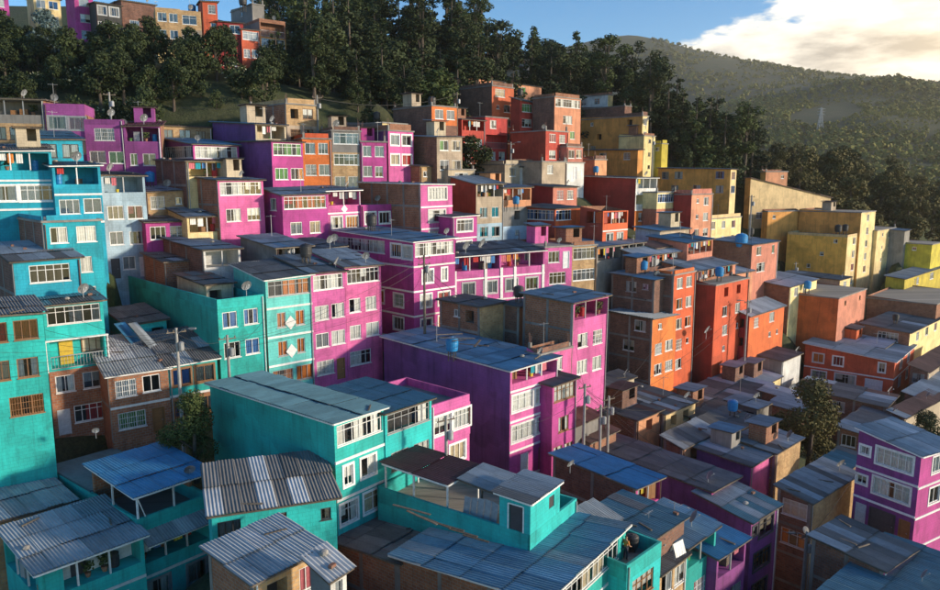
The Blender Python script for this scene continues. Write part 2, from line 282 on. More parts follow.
def clutter(H, face, u0, u1, z, dp, r):
    """things standing on a terrace floor"""
    kinds = ['barrel', 'potted_plant', 'wooden_box', 'bucket', 'cupboard', 'barrel', 'wooden_box']
    x = u0+.35
    while x < u1-.4:
        if r.random() < .62:
            k = r.choice(kinds); s = r.uniform(.8, 1.15)
            def mk():
                b = MB()
                if k == 'barrel': b.lathe([(.26, 0), (.29, .05), (.3, .3), (.28, .33), (.3, .36), (.3, .65), (.28, .68), (.29, .9), (.24, .93)], 12)
                elif k == 'bucket': b.lathe([(.14, 0), (.19, .32), (.2, .34), (.18, .34), (.14, .1)], 10)
                elif k == 'wooden_box':
                    for q in range(4): b.box(-.35, .35, -.27, .27, q*.16, q*.16+.13)
                    b.box(-.33, .33, -.25, .25, .02, .6)
                elif k == 'cupboard': b.box(-.4, .4, -.22, .22, .06, 1.35); b.box(-.38, -.01, -.24, -.22, .1, 1.3); b.box(.01, .38, -.24, -.22, .1, 1.3); [b.box(i-.03, i+.03, j-.03, j+.03, 0, .06) for i in (-.35, .35) for j in (-.17, .17)]
                else: b.lathe([(.13, 0), (.2, .3), (.21, .33)], 10)
                return b.mesh(k, [cm])
            cm = r.choice(dict(barrel=['tank_blue', 'tank_black', 'cloth_red'], bucket=['cloth_yellow', 'cloth_red', 'cloth_green'], wooden_box=['wood', 'door_wood'], cupboard=['door_white', 'door_wood', 'steel'], potted_plant=['b'])[k])
            me = cached(('cl', k, cm), mk); d = r.uniform(.45, max(.5, dp-.5)); w = H.mw @ Vector((x, d, z) if face == 'R' else (d, x, z))
            tx = dict(barrel='plastic barrel', bucket='plastic bucket', wooden_box='slatted wooden box', cupboard='old cupboard', potted_plant='potted plant')[k]; lab = '%s at the %s' % (tx, ' '.join(H.label.split()[:11]))
            if k == 'potted_plant':
                e = bpy.data.objects.new(k, None); COL.objects.link(e); e.location = w; e.scale = (s, s, s); tag(e, lab, 'plant', 'things on the terraces'); link('pot', me, e)
                def lf():
                    b = MB(); q = random.Random(4)
                    for i in range(60):
                        a, t = q.uniform(0, 6.28), q.uniform(.2, 1.1); rr = q.uniform(.1, .4); c = Vector((math.cos(a)*rr, math.sin(a)*rr, .3+t*.7)); u = Vector((q.gauss(0, 1), q.gauss(0, 1), q.gauss(0, 1))).normalized()*.12; v = u.orthogonal()*.5
                        b.quad(tuple(c-u), tuple(c+v), tuple(c+u), tuple(c-v))
                    return b.mesh('leaves', ['leaf_mid'])
                link('leaves', cached('potleaf', lf), e)
            else:
                o = link(k, me, None); o.location = w; o.scale = (s, s, s); o.rotation_euler = (0, 0, H.a+r.uniform(-.3, .3)); tag(o, lab, k.replace('_', ' ').replace('wooden ', ''), 'things on the terraces')
        x += r.uniform(.6, 1.3)
def roof_sheets(parent, x0, x1, y0, y1, zf, run, mats, D, seed, th=.0, name='roof_sheet'):
    """corrugated sheets over a sloping rectangle; zf(x,y) gives the plane"""
    r = random.Random(seed); sw = 1.0 if D < 80 else 1.7; sl = 2.5 if D < 80 else 4.0; per = .2 if D < 80 else .34
    u0, u1, v0, v1 = (x0, x1, y0, y1) if run == 'y' else (y0, y1, x0, x1)
    nu = max(1, round((u1-u0)/sw)); nv = max(1, round((v1-v0)/sl)); du = (u1-u0)/nu; dv = (v1-v0)/nv
    for i in range(nu):
        for j in range(nv):
            uu = u0+i*du; vv = v0+j*dv; mt = mats[0] if r.random() > .12*(len(mats)-1)+.04 or len(mats) == 1 else r.choice(mats[1:])
            if run == 'y': a = Vector((uu, vv, zf(uu, vv))); b = Vector((uu, vv+dv, zf(uu, vv+dv))); ex = Vector((1, 0, zf(uu+1, vv)-zf(uu, vv))).normalized()
            else: a = Vector((vv, uu+du, zf(vv, uu+du))); b = Vector((vv+dv, uu+du, zf(vv+dv, uu+du))); ex = Vector((0, -1, zf(vv, uu)-zf(vv, uu+1))).normalized()
            ey = (b-a); ln = ey.length; ey.normalize(); ez = ex.cross(ey).normalized()
            me = sheet_mesh(du+.06, ln+.12, mt, per)
            a = a + ez*(.09+.012*(i % 2)+.022*(j % 2)+r.uniform(0, .02)) + ex*r.uniform(-.03, .03) + ey*r.uniform(-.09, .03)
            m = Matrix((ex, ey, ez)).transposed().to_4x4(); m.translation = a
            m = m @ Matrix.Rotation(r.uniform(-.015, .015), 4, 'Z') @ Matrix.Translation((0, 0, .0)) @ Matrix.Rotation(-.022*min(1, 2/ln)+r.uniform(-.006, .006), 4, 'X') @ Matrix.Rotation(r.uniform(-.012, .012), 4, 'Y')
            link(name, me, parent, mat=m)
def h(label, cx, yt, xl, xr, D, a, n, Rr='', Ll='', cR='b', cL=None, roof='zinc', ru=0.0, rv=0.5, par=0.0, fr='white_frame', sur=False, trim=None, wl=6.0, hs=2.55, h1=None,
      ov=.3, ext=5.0, name='house', cat='house', wash=True, group=None, depthmax=15, cb='b', cur=None, trimL=False, room=True):
    H = House(); seed = len(HOUSES)*13+5; r = random.Random(seed); ar = R(a); ca, sa = math.cos(ar), math.sin(ar)
    if D is None: D = HOUSES[-1].Dend+r.uniform(-.08, .12)      # stands in line with the house before it
    C = P(cx, yt, D); tc_ = (cx-CX)/F
    t = (xr-CX)/F; wr = D*(t-tc_)/(ca-t*sa*cp)
    if xl is not None:
        t = (xl-CX)/F; den = sa+t*ca*cp; wl = D*(tc_-t)/den if den > .05 else depthmax; wl = min(max(wl, 1.5), depthmax)
    sth = [h1 or hs]+[hs]*(n-1); Ht = par+sum(sth)
    H.Dend = D+wr*sa*cp
    H.wr, H.wl, H.H, H.D, H.a, H.label = wr, wl, Ht, D, ar, label
    e = bpy.data.objects.new(name, None); COL.objects.link(e); e.empty_display_size = .5
    e.location = (C.x, C.y, C.z-Ht); e.rotation_euler = (0, 0, ar); tag(e, label, cat, group); H.e = e; tilt = (r.uniform(-.007, .007), r.uniform(-.007, .007), ar+r.uniform(-.02, .02)); e.rotation_euler = tilt; H.mw = Matrix.Translation(e.location) @ e.rotation_euler.to_matrix().to_4x4()
    wsc = r.uniform(.88, 1.14)
    if fr == 'white_frame' and r.random() < .27: fr = r.choice(['steel', 'dark_frame', 'wood_frame', 'steel'])
    cRs = cR.split(','); cRs += [cRs[-1]]*(n-len(cRs)); cLs = (cL or cR).split(','); cLs += [cLs[-1]]*(n-len(cLs))
    if ru == 0 and not roof.startswith('flat'): ru = r.uniform(-.16, .16)
    zf = lambda x, y: Ht + ru*x/wr + rv*y/wl
    if par: zf = lambda x, y: Ht
    walls = {}
    def wb(c): return walls.setdefault(c, MB())
    both = any(k in Rr for k in 'TB') and any(k in Ll for k in 'TB')
    for face, rows, cols, Wd, Od in (('R', Rr.split('/'), cRs, wr, wl), ('L', Ll.split('/'), cLs, wl, wr)):
        mp = (lambda u, d, z: (u, d, z)) if face == 'R' else (lambda u, d, z: (d, u, z))
        zR = min(zf(0, 0), zf(wr, 0) if face == 'R' else zf(0, wl)); ztop = zR-par
        def place(nm, me, u, d, z, par_, flipw=0):
            return link(nm, me, par_, (u, d, z) if face == 'R' else (d, u+flipw, z), 0 if face == 'R' else -math.pi/2)
        z1 = ztop; bands = [(ztop, zR, cols[0])] if par else []
        ops_all = []
        for k in range(n):
            z0 = z1-sth[k] if k < n-1 else -ext; hh = sth[k]; zb = z1-hh
            row = rows[k] if k < len(rows) else ''
            items = [c for c in row]
            ops = []
            if items:
                fill = [c for c in items if c in 'GTB']; fw = sum(WID[c] for c in items if c not in 'GTB'); gapn = len(items)+1
                if fill:
                    g = .22; each = (Wd-fw-g*gapn)/len(fill)
                    if each < .8: each = .8
                    tot = fw+each*len(fill)+g*gapn; sc = Wd/tot; g *= sc
                else:
                    each = 0; sc = 1.0; g = (Wd-fw)/gapn
                    if g < .28: sc = (Wd-.28*gapn)/max(fw, .1); g = .28
                    if sc < .2: sc = .2; g = (Wd-fw*sc)/gapn
                u = g
                for c in (items if face == 'R' else items[::-1]):
                    w_ = (each if c in 'GTB' else WID[c])*sc; w0_ = w_
                    if c == 'w' and r.random() < .10: c = 'g'
                    if c in 'wWst': w_ = w0_*min(1.12, wsc*r.uniform(.9, 1.1))
                    if c == '.': u += w_+g; continue
                    lo, hi = {'w': (.32, .84), 'W': (.31, .85), 's': (.48, .76), 't': (.3, .82), 'd': (.0, .8), 'D': (.0, .84), 'O': (.33, .8), 'g': (.3, .82), 'G': (.40, .93), 'T': (.36, .95), 'B': (.06, .92)}[c]
                    jz = r.uniform(-.015, .015)*hh if c in 'wWst' else 0
                    ops.append((u, u+w_, zb+lo*hh+jz+(.02 if lo == 0 else 0), zb+hi*hh+jz, c)); u += max(w_, w0_)+g
            # wall cells round the openings
            cm = wb(cols[k]); us = sorted({0.0, Wd} | {o[0] for o in ops} | {o[1] for o in ops}); zs = sorted({z0, z1} | {o[2] for o in ops} | {o[3] for o in ops})
            for ua, ub in zip(us, us[1:]):
                for za, zb_ in zip(zs, zs[1:]):
                    mu, mz = (ua+ub)/2, (za+zb_)/2
                    if any(o[0] < mu < o[1] and o[2] < mz < o[3] for o in ops): continue
                    cm.quad(mp(ua, 0, za), mp(ub, 0, za), mp(ub, 0, zb_), mp(ua, 0, zb_))
            for (u0, u1, a0, a1, c) in ops:
                dp = {'T': 1.3 if both else min(2.4, Od*.5), 'B': min(1.3, Od*.4), 'O': .9, 'd': .14, 'D': .14}.get(c, .5)
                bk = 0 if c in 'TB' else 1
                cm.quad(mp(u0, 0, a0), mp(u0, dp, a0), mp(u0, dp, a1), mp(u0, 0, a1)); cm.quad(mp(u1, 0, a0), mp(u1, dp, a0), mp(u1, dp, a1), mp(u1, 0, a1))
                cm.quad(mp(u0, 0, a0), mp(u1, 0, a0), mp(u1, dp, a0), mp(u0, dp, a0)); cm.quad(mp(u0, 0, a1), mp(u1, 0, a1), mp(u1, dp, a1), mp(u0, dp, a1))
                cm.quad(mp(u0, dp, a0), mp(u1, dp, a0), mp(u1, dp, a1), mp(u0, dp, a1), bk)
                w_, h_ = u1-u0, a1-a0; fw_ = w_ if face == 'L' else 0
                if c in 'wWstgG':
                    np_ = 1 if w_ < .75 else max(2, int(round(w_/(.62 if D < 90 else .8)))+r.choice([-1, 0, 0, 0, 1])); fm = fr if c != 'g' else ('white_frame' if fr == 'white_frame' else fr)
                    win = place('window', frame_mesh(w_, h_, c, sur and c != 'G', fm, np_), u0, 0, a0, e, fw_)
                    if D < 72 and np_ > 1:
                        for q in range(np_): link('pane', pane_mesh(w_/np_, h_), win, (q*w_/np_, .085, 0))
                    else: link('pane', pane_mesh(w_, h_), win, (0, .085, 0))
                    mt = cur or r.choice(CURT); k_ = r.random()
                    if k_ < .5: segs = [(0, w_)]
                    elif k_ < .76: q = r.uniform(.28, .45); segs = [(0, w_*q), (w_*(1-q), w_)]
                    elif k_ < .84: q = r.uniform(.4, .75); segs = [(0, w_*q)]
                    elif k_ < .95: q = r.uniform(.3, .6); segs = [(w_*q, w_)]
                    else: segs = []
                    if c == 'G' and w_ > 3: segs = [(x, min(w_, x+r.uniform(.6, 1.4))) for x in np.arange(0, w_, 1.5) if r.random() < .85]
                    for s0, s1 in segs:
                        hgt = h_ if r.random() < .8 else h_*.6
                        link('curtain', cloth_mesh(s1-s0, hgt, mt), win, (s0, .135, h_-hgt))
                elif c in 'dD':
                    def dm():
                        b = MB(); b.box(0, .07, -.03, .1, 0, h_); b.box(w_-.07, w_, -.03, .1, 0, h_); b.box(.07, w_-.07, -.03, .1, h_-.07, h_); b.box(.07, w_-.07, .05, .1, 0, h_-.07)
                        for q in range(2): b.box(.16, w_-.16, .035, .05, .15+q*h_*.45, .15+q*h_*.45+h_*.36)
                        return b.mesh('door', [dmat])
                    dmat = r.choice(['door_wood', 'door_white', 'door_dark', 'door_white']); dr_ = place('door', cached(('dr', round(w_, 2), round(h_, 2), dmat), dm), u0, 0, a0, e, fw_)
                    def hm():
                        b = MB(); b.tube([(0, 0, 0), (0, -.06, 0), (.1, -.06, 0)], .015, 5); return b.mesh('handle', ['steel'])
                    link('handle', cached('handle', hm), dr_, (w_-.26, .035, h_*.48))
                elif c == 'T':
                    def pm():
                        b = MB(); b.box(-.05, .05, -.05, .05, 0, h_); return b.mesh('terrace_post', ['white_frame' if trim else 'steel'])
                    npst = int(w_/2.2)
                    for q in range(npst): place('terrace_post', cached(('tp', round(h_, 2), trim), pm), u0+w_*(q+1)/(npst+1), .08, a0, e)
                    if D < 100: clutter(H, face, u0, u1, a0, dp, r)
                    if wash and r.random() < .85:
                        x = .2
                        while x < w_-.6:
                            cw = r.uniform(.35, .7); ch = r.uniform(.5, .95)*min(h_, 1.0)
                            if r.random() < .55:
                                o = link('hanging_washing', cloth_mesh(cw, ch, r.choice(WASH), .02), None)
                                loc = H.mw @ Vector((u0+x, .3, a1-ch-.02) if face == 'R' else (.3, u0+x, a1-ch-.02)); o.location = loc; o.rotation_euler = (0, 0, ar if face == 'R' else ar+math.pi/2)
                                tag(o, 'washing hung out at the '+' '.join(label.split()[:11]), 'laundry', 'washing on the terraces')
                            x += cw+r.uniform(.05, .3)
                elif c == 'B':
                    def rm():
                        b = MB(); b.box(0, w_, -.03, .03, .92, .98); b.box(0, w_, -.02, .02, .0, .05)
                        for q in range(int(w_/.22)+1): x = q*.22; b.box(x, x+.025, -.012, .012, .05, .92)
                        return b.mesh('railing', ['steel'])
                    place('railing', cached(('rl', round(w_, 2)), rm), u0, .04, a0, e, fw_)
            if trim and k > 0 and (face == 'R' or trimL):
                def tm():
                    b = MB(); b.box(0, Wd, -.05, .06, -.09, .09); return b.mesh('trim_band', [trim])
                place('trim_band', cached(('tb', round(Wd, 2), trim), tm), 0, 0, z1, e, Wd if face == 'L' else 0)
            z1 = z0
        if par:
            wb(cols[0]).quad(mp(0, 0, ztop), mp(Wd, 0, ztop), mp(Wd, 0, zR), mp(0, 0, zR))
        # wedge under a sloping roof
        za, zb2 = zf(0, 0), (zf(wr, 0) if face == 'R' else zf(0, wl))
        if not par and abs(za-zb2) > .02: wb(cols[0]).poly([mp(0, 0, zR), mp(Wd, 0, zR), mp(Wd, 0, zb2), mp(0, 0, za)])
        if face == 'L' and cols[0] in ('b', 'bd', 'by') and D < 95:       # concrete frame on raw brick
            nc = max(1, int(round(Wd/3.2)))
            for q in range(nc+1):
                u = min(max(q*Wd/nc, .13), Wd-.13); hz = zf(0, u)-.05
                b = MB(); b.box(-.03, .05, u-.13, u+.13, -.2, hz); link('concrete_column', b.mesh('concrete_column', ['g']), e)
            zz = ztop
            for k in range(n-1):
                zz -= sth[k]; b = MB(); b.box(-.02, .05, .27, Wd-.27, zz-.12, zz+.12); link('concrete_beam', b.mesh('concrete_beam', ['g']), e)
    if r.random() < .5 and D < 120:      # rain pipe down the front
        u = r.choice([.14, wr-.14]); z1 = min(zf(0, 0), zf(wr, 0))-.15; b = MB(); b.tube([(u, -.07, z1), (u, -.07, z1*.5), (u+r.uniform(-.03, .03), -.07, .1)], .05, 6); link('rain_pipe', b.mesh('rain_pipe', [r.choice(['white_frame', 'steel', 'rust_zinc', 'steel'])]), e)
    bkm = wb(cb if cb in walls or cb else cLs[0])
    bkm.quad((wr, 0, -ext), (wr, wl, -ext), (wr, wl, zf(wr, wl)), (wr, 0, zf(wr, 0))); bkm.quad((wr, wl, -ext), (0, wl, -ext), (0, wl, zf(0, wl)), (wr, wl, zf(wr, wl)))
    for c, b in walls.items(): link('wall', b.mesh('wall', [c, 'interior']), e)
    # roof
    if roof.startswith('flat'):
        mt = roof.split(':')[1] if ':' in roof else 'g'; pz = max(par, .35) if par else .0
        b = MB(); th = .18; zr = Ht-pz if par else Ht+.0
        if par:
            b.box(.16, wr-.16, .16, wl-.16, zr-th, zr); link('roof', b.mesh('roof', [mt]), e)
            b = MB(); q = .16
            b.box(0, wr, -.003, q, zr-.1, Ht+.003); b.box(0, wr, wl-q, wl+.003, zr-.1, Ht+.003); b.box(-.003, q, q, wl-q, zr-.1, Ht+.002); b.box(wr-q, wr+.003, q, wl-q, zr-.1, Ht+.002)
            link('parapet', b.mesh('parapet', [cRs[0]]), e)
        else:
            b.box(-.12, wr+.12, -.12, wl+.12, Ht, Ht+th); link('roof', b.mesh('roof', [mt]), e)
            if r.random() < .75:          # unfinished column stubs with steel rods
                for (sx, sy) in ((.2, .2), (wr-.2, .2), (.2, wl-.2), (wr-.2, wl-.2)):
                    if r.random() < .7:
                        hh = r.uniform(.3, .8); b = MB(); b.box(sx-.12, sx+.12, sy-.12, sy+.12, Ht+th, Ht+th+hh); link('column_stub', b.mesh('column_stub', ['g']), e)
                        b = MB(); [b.tube([(sx+i*.07, sy+j*.07, Ht+th+hh), (sx+i*.09+r.uniform(-.05, .05), sy+j*.09, Ht+th+hh+r.uniform(.4, .9))], .014, 4) for i in (-1, 1) for j in (-1, 1)]; link('steel_rods', b.mesh('steel_rods', ['rust_zinc']), e)
            if r.random() < .5:           # a low brick wall begun along two edges
                hh = r.uniform(.35, .8); b = MB(); b.box(.34, wr-.34, .05, .2, Ht+th, Ht+th+hh); b.box(.05, .2, .34, wl-.34, Ht+th, Ht+th+hh*.8); link('low_wall', b.mesh('low_wall', [r.choice(['b', 'bd', cRs[0]])]), e)
    elif roof != 'none':
        mats = [x for x in roof.split('/')]
        run = 'y' if abs(rv) >= abs(ru) else 'x'
        b = MB(); o = ov-.05; g = .07
        def beam(p, q, w=.045, hgt=.1):
            p, q = Vector(p), Vector(q); d = (q-p).normalized(); s = d.cross(Vector((0, 0, 1))).normalized()*w; up = Vector((0, 0, 1))
            i = len(b.v)
            for pt in (p, q):
                for sg, z in ((-1, -hgt), (1, -hgt), (1, 0), (-1, 0)): b.v.append(tuple(pt+s*sg+up*z))
            for f_ in ((0, 1, 2, 3), (4, 7, 6, 5), (0, 4, 5, 1), (1, 5, 6, 2), (2, 6, 7, 3), (3, 7, 4, 0)): b.f.append(tuple(i+k for k in f_)); b.m.append(0)
        cs = [(-o, -o), (wr+o, -o), (wr+o, wl+o), (-o, wl+o)]
        for i in range(4): p, q = cs[i], cs[(i+1) % 4]; beam((p[0], p[1], zf(*p)+.04), (q[0], q[1], zf(*q)+.04))
        npu = max(1, int(wl/1.6))
        for i in range(1, npu): y = wl*i/npu; beam((-o, y, zf(-o, y)+.01), (wr+o, y, zf(wr+o, y)+.01))
        rf = link('roof', b.mesh('roof', ['white_frame' if trim else 'wood']), e)
        roof_sheets(rf, -ov, wr+ov, -ov, wl+ov, zf, run, mats, D, seed)
    if room and not par and roof != 'none' and 55 < D < 150 and wr > 3.0 and wl > 3.6 and r.random() < .4:      # a room begun on the roof, with a tin roof of its own
        sw, sd = r.uniform(1.8, min(3.0, wr-.9)), r.uniform(1.6, 2.2); x0, y0 = r.uniform(.4, wr-sw-.3), r.uniform(max(.9, wl*.35), max(1.0, wl-sd-.3)); hh = r.uniform(1.5, 2.1); zb0 = min(zf(x0, y0), zf(x0+sw, y0+sd), zf(x0, y0+sd), zf(x0+sw, y0))-.1; zt = max(zf(x0, y0), zf(x0, y0+sd))+hh; b = MB(); t_ = .12
        b.box(x0, x0+t_, y0, y0+sd, zb0, zt); b.box(x0+sw-t_, x0+sw, y0, y0+sd, zb0, zt); b.box(x0+t_, x0+sw-t_, y0+sd-t_, y0+sd, zb0, zt); b.box(x0+t_, x0+sw*.45, y0, y0+t_, zb0, zt); b.box(x0+sw*.45, x0+sw-t_, y0, y0+t_, zb0, zb0+hh*.5); b.box(x0+sw*.85, x0+sw-t_, y0, y0+t_, zb0+hh*.5, zt)
        link('roof_room', b.mesh('roof_room', [r.choice(['b', 'bd', 'g', 'be', 'b', cRs[0], cLs[0]])]), e)
        sl_ = r.uniform(-.12, .12); sh_ = link('room_roof', MB_box(x0-.2, x0+sw+.2, y0-.2, y0+sd+.2, zt, zt+.05, 'wood'), e); roof_sheets(sh_, x0-.3, x0+sw+.3, y0-.3, y0+sd+.3, lambda x, y: zt+.06+(y-y0+.3)*max(0, sl_), 'y', [r.choice(['zinc', 'fibre', 'blue_zinc', 'rust_zinc', 'zinc'])], D, seed)
    H.zf = zf; HOUSES.append(H); H.z0 = C.z-Ht
    return H
# ---------------------------------------------------------------- the houses (corner x, top y, left end, right end, distance, turn, storeys, openings ...)
DKF = 'dark_frame'
# -- houses on the top of the slope
h('magenta house standing behind dark trees above the slope', -12, -6, None, 8, 122, 40, 3, 'w/w/.', '', 'm')
h('cream house half hidden by trees on the top of the slope', 33, -4, None, 60, 126, 40, 2, 'ww/ww', '', 'c')
h('narrow magenta house beside the black house on the slope top', 74, -6, None, 93, 120, 40, 3, 'w/w/w', '', 'm')
h('black painted house with white windows on the slope top', 95, 2, None, 121, 119, 40, 3, 'ww/ww/ww', '', 'dk,dk,w', sur=True)
h('raw dark brick house between black and cream houses', 121, 0, None, 155, 124, 40, 3, './w./..', '', 'bd', roof='fibre')
h('brick house with blue windows and low brick parapet', 155, 7, None, 180, 114, 25, 3, 'ww/ww/.', '', 'by,by,c', roof='flat', par=.3)
h('three storey cream house with brick top above the trees', 180, 10, None, 201, None, 25, 3, 'W/ww/G', '', 'by,be,w', roof='flat', par=.3)
h('narrow red house with two small windows on slope top', 201, 1, None, 217, None, 25, 4, '.w/.s/../', '', 'r')
h('dark red house with grey roof beside narrow red house', 217, 21, None, 243, None, 25, 3, '.w/../w', '', 'dr', roof='zinc', rv=1)
h('grey concrete tower house with ochre front and roof terrace', 259, 18, 231, 285, 124, 40, 4, 'B/G/ww/.', '', 'b,y,by', 'g', roof='flat', par=.4)
h('grey concrete rooftop room on the ochre fronted tower', 252, 4, 231, 264, 127, 40, 2, '.', 's', 'g', 'g', roof='flat')
h('red house with grey balcony below the concrete tower', 241, 29, 229, 259, 119, 40, 3, 'G/ww/.', '', 'r', 'dr')
# -- small houses in the wood
h('small white house among trees beside the tall red tower', 505, 62, 500, 529, 178, 40, 1, '.w', '', 'w', roof='flat')
h('tiny white house deep in the dark wood', 463, 52, None, 478, 190, 40, 2, '.', '', 'w', roof='flat')
# -- violet and magenta row
h('brick house with glazed canopy beside violet house', -18, 98, None, 43, 78, 18, 3, 'T/www/..', '', 'g,by,by', roof='zinc', rv=.3, wash=False)
h('tall violet house with two white windows under its parapet', 43, 103, None, 84, None, 18, 3, 'ww/ww/..', '', 'v', roof='flat', par=1.0, sur=True)
h('violet house with a wide four pane window', 84, 119, None, 123, None, 18, 3, 'g/ww/..', '', 'v', roof='flat', par=.5)
h('violet house with open terrace under a purple roof', 123, 126, None, 160, None, 18, 3, 'T/tw/..', '', 'v', roof='maroon_zinc', rv=.8, trim=None)
h('low brick house with three pale windows below the grass bank', 157, 125, None, 211, 90, 40, 2, 'www/...', '', 'by', roof='rust_zinc', rv=.3)
h('magenta house with blue roof and long glazed veranda', 193, 144, 163, 239, 84, 45, 3, 'G/.w/..', 'G/./.', 'm', 'p', roof='blue_zinc', rv=.9, cur='cloth_white', room=False)
h('raw brick house with cream balcony below glazed veranda', 186, 161, 150, 226, 78, 45, 2, 'T/..', '', 'c', 'bd', roof='fibre', rv=.2)
h('tall purple house with glazed upper storey and white windows', 271, 141, 213, 302, 84, 45, 3, 'G/ww/w.', '', 'm', 'p', roof='fibre', rv=.2, sur=False)
h('purple rooftop house with open terrace under blue roof', 255, 124, 214, 286, 87, 45, 2, 'T/.', '', 'be', 'p', roof='blue_zinc/zinc', rv=.7)
h('two storey orange brick house with a dark opening', 286, 104, 250, 317, 92, 45, 3, 'Ow/ww/..', '', 'by,be,by', 'b', roof='flat', ru=0)
h('bright orange row house with three rows of white windows', 302, 139, None, 331, 89, 25, 4, 'ww/ww/ww/.', '', 'o', roof='flat', fr='white_frame', cur='cloth_white')
h('concrete and brick row house with glazed balconies', 331, 131, None, 360, None, 25, 4, 'G/G/ww/.', '', 'g,by,by', roof='flat', cur='cloth_white')
h('magenta row house with green curtained windows', 360, 142, None, 386, None, 25, 4, 'ww/ww/W/.', '', 'm', roof='flat', cur='cloth_white')
h('pink house with purple side wall beside the row houses', 388, 131, 360, 413, 95, 45, 3, 'ww/ww/..', '', 'k', 'p', roof='flat', sur=True)
h('low grey house with beige front behind the pink house', 382, 123, 343, 407, 101, 45, 2, 'ww/..', '', 'c', 'g', roof='flat')
h('brick house with orange top storey and black roof tank', 432, 106, 393, 457, 104, 45, 3, 'ww/../..', '', 'o,bd', 'bd', roof='flat')
h('beige two storey house with raw brick side', 437, 137, 412, 462, 97, 45, 3, 'ww/ww/..', '', 'be', 'bd', roof='zinc', rv=.3)
h('low brick house with long dark brick side wall', 420, 166, 383, 448, 97, 45, 2, 's.w/..', '', 'by', 'b', roof='fibre', rv=.4)
h('low beige house with one wide window below the orange tower', 448, 170, None, 475, 98, 45, 2, 'W/.', '', 'be', roof='flat')
# -- red and orange cluster at the top
h('long salmon house under the wood with pale roof edge', 468, 77, None, 541, 148, 48, 3, 'O..ww./......', '', 's', roof='zinc', rv=.4)
h('tall red tower house with grey brick side', 492, 86, 460, 514, 128, 45, 5, 'W./sw/ww/ww/.', '', 'r', 'bd', roof='flat', hs=2.5)
h('slim red house with sloping roof beside the tower', 520, 100, 511, 534, 127, 45, 4, 'W/W/w/.', '', 'r', 'dr', roof='fibre', rv=.6)
h('apricot house with white balcony on its roof', 555, 97, 533, 581, 125, 45, 4, 'G/W/ww/.', '', 'so', 'bd', roof='flat')
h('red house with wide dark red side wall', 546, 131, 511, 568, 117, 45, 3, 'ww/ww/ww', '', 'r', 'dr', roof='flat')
h('salmon house squeezed against the red house', 567, 147, None, 583, 119, 45, 3, 'ww/ww/..', '', 's', roof='flat')
h('red house with roof terrace and paired windows', 462, 119, None, 485, 116, 45, 4, 'T/ww/ww/ww', '', 'r', roof='zinc', rv=.2)
h('red house with sunken balcony beside terrace house', 485, 117, None, 508, None, 45, 4, 'w./B/ww/ww', '', 'r', roof='flat')
h('narrow beige house beside low white house', 505, 165, None, 520, 112, 45, 2, 'w/.', '', 'be', roof='flat')
h('low white house with two dark windows', 520, 167, None, 541, None, 45, 2, 'ww/..', '', 'w', roof='fibre', rv=.3)
h('weathered beige house under the dark red wall', 542, 162, None, 566, 112, 45, 2, 'w./..', '', 'be', roof='flat')
h('whitewashed house with open door beside weathered beige house', 566, 163, None, 584, None, 45, 2, 'd/.', '', 'w', roof='flat')
h('small salmon hut below the ochre house', 595, 160, 583, 607, 128, 45, 2, './.', '', 'so', 's', roof='flat')
# -- ochre cluster
h('white house under the wood with yellow end', 608, 95, 573, 613, 162, 45, 2, '.', 'ww', 'c', 'w', roof='flat')
h('brown walled house behind the big ochre house', 625, 106, 580, 632, 156, 45, 2, '.', '...', 'bd', 'bd', roof='flat')
h('large ochre house with blank cracked wall', 643, 116, 578, 649, 148, 45, 4, 'w/w/s', 's..O/.O..w/w..s', 'c', 'y', roof='flat')
h('lower ochre house with small windows below the large ochre', 638, 150, 584, 643, 143, 45, 3, '.', '.w.w/....', 'y', 'y', roof='fibre', rv=.3)
h('slim cream house at the corner of the ochre block', 644, 136, None, 655, 147, 45, 4, 's/s/s/.', '', 'c', roof='flat')
h('tiny lime yellow house at the edge of the wood', 662, 144, 654, 668, 149, 45, 2, '.', 's', 'l', 'l', roof='flat')
h('ochre house with brick top and grey sheet roof', 731, 169, 659, 737, 134, 45, 4, 'w/w/.', 'ww...w/.w.w.w/w.w.w.', 'c', 'y', roof='zinc/pale_zinc', rv=.3)
h('yellow house with a row of three windows', 705, 220, None, 742, 124, 45, 3, 'www/ddd/.', '', 'c', roof='flat')
h('cream house with long sloping roofline on the valley side', 751, 178, 749, 832, 150, 24, 4, '..../s.G./w..w', '', 'c', 'y', roof='rust_zinc', ru=-4.2, rv=0, wl=8)
h('small orange room on top of the sloping cream house', 766, 172, 764, 788, 152, 22, 2, '..s', '', 'so', 'y', roof='flat')
h('low ochre house in front of the sloping cream house', 768, 212, 764, 801, 147, 25, 3, 's.../....', '', 'y', 'y', roof='flat')
h('big yellow house with ochre side and stepped towers', 848, 235, 788, 862, 139, 45, 4, 'w/w/w/w', '...s/..s./.s..', 'c', 'y', roof='flat', par=.3)
h('tall cream tower with five small windows', 862, 213, 800, 877, 142, 45, 6, 'w/w/w/w/w', '....', 'c', 'y', roof='flat')
h('cream end house beside the tall cream tower', 877, 231, None, 896, None, 45, 5, 'sw/ss/s./ss', '', 'c', roof='flat')
h('lime yellow house with one window facing the valley', 932, 245, 889, 942, 150, 45, 3, '.', '..s./....', 'l', 'l', roof='flat')
h('grey rooftop shed on the lime yellow house', 905, 231, 886, 910, 152, 45, 2, '.', '.', 'g', 'g', roof='zinc', rv=.2)
h('low lime house with blue framed windows', 905, 279, 886, 965, 137, 45, 2, 'wW.w', '', 'l', 'l', roof='zinc', rv=.3)
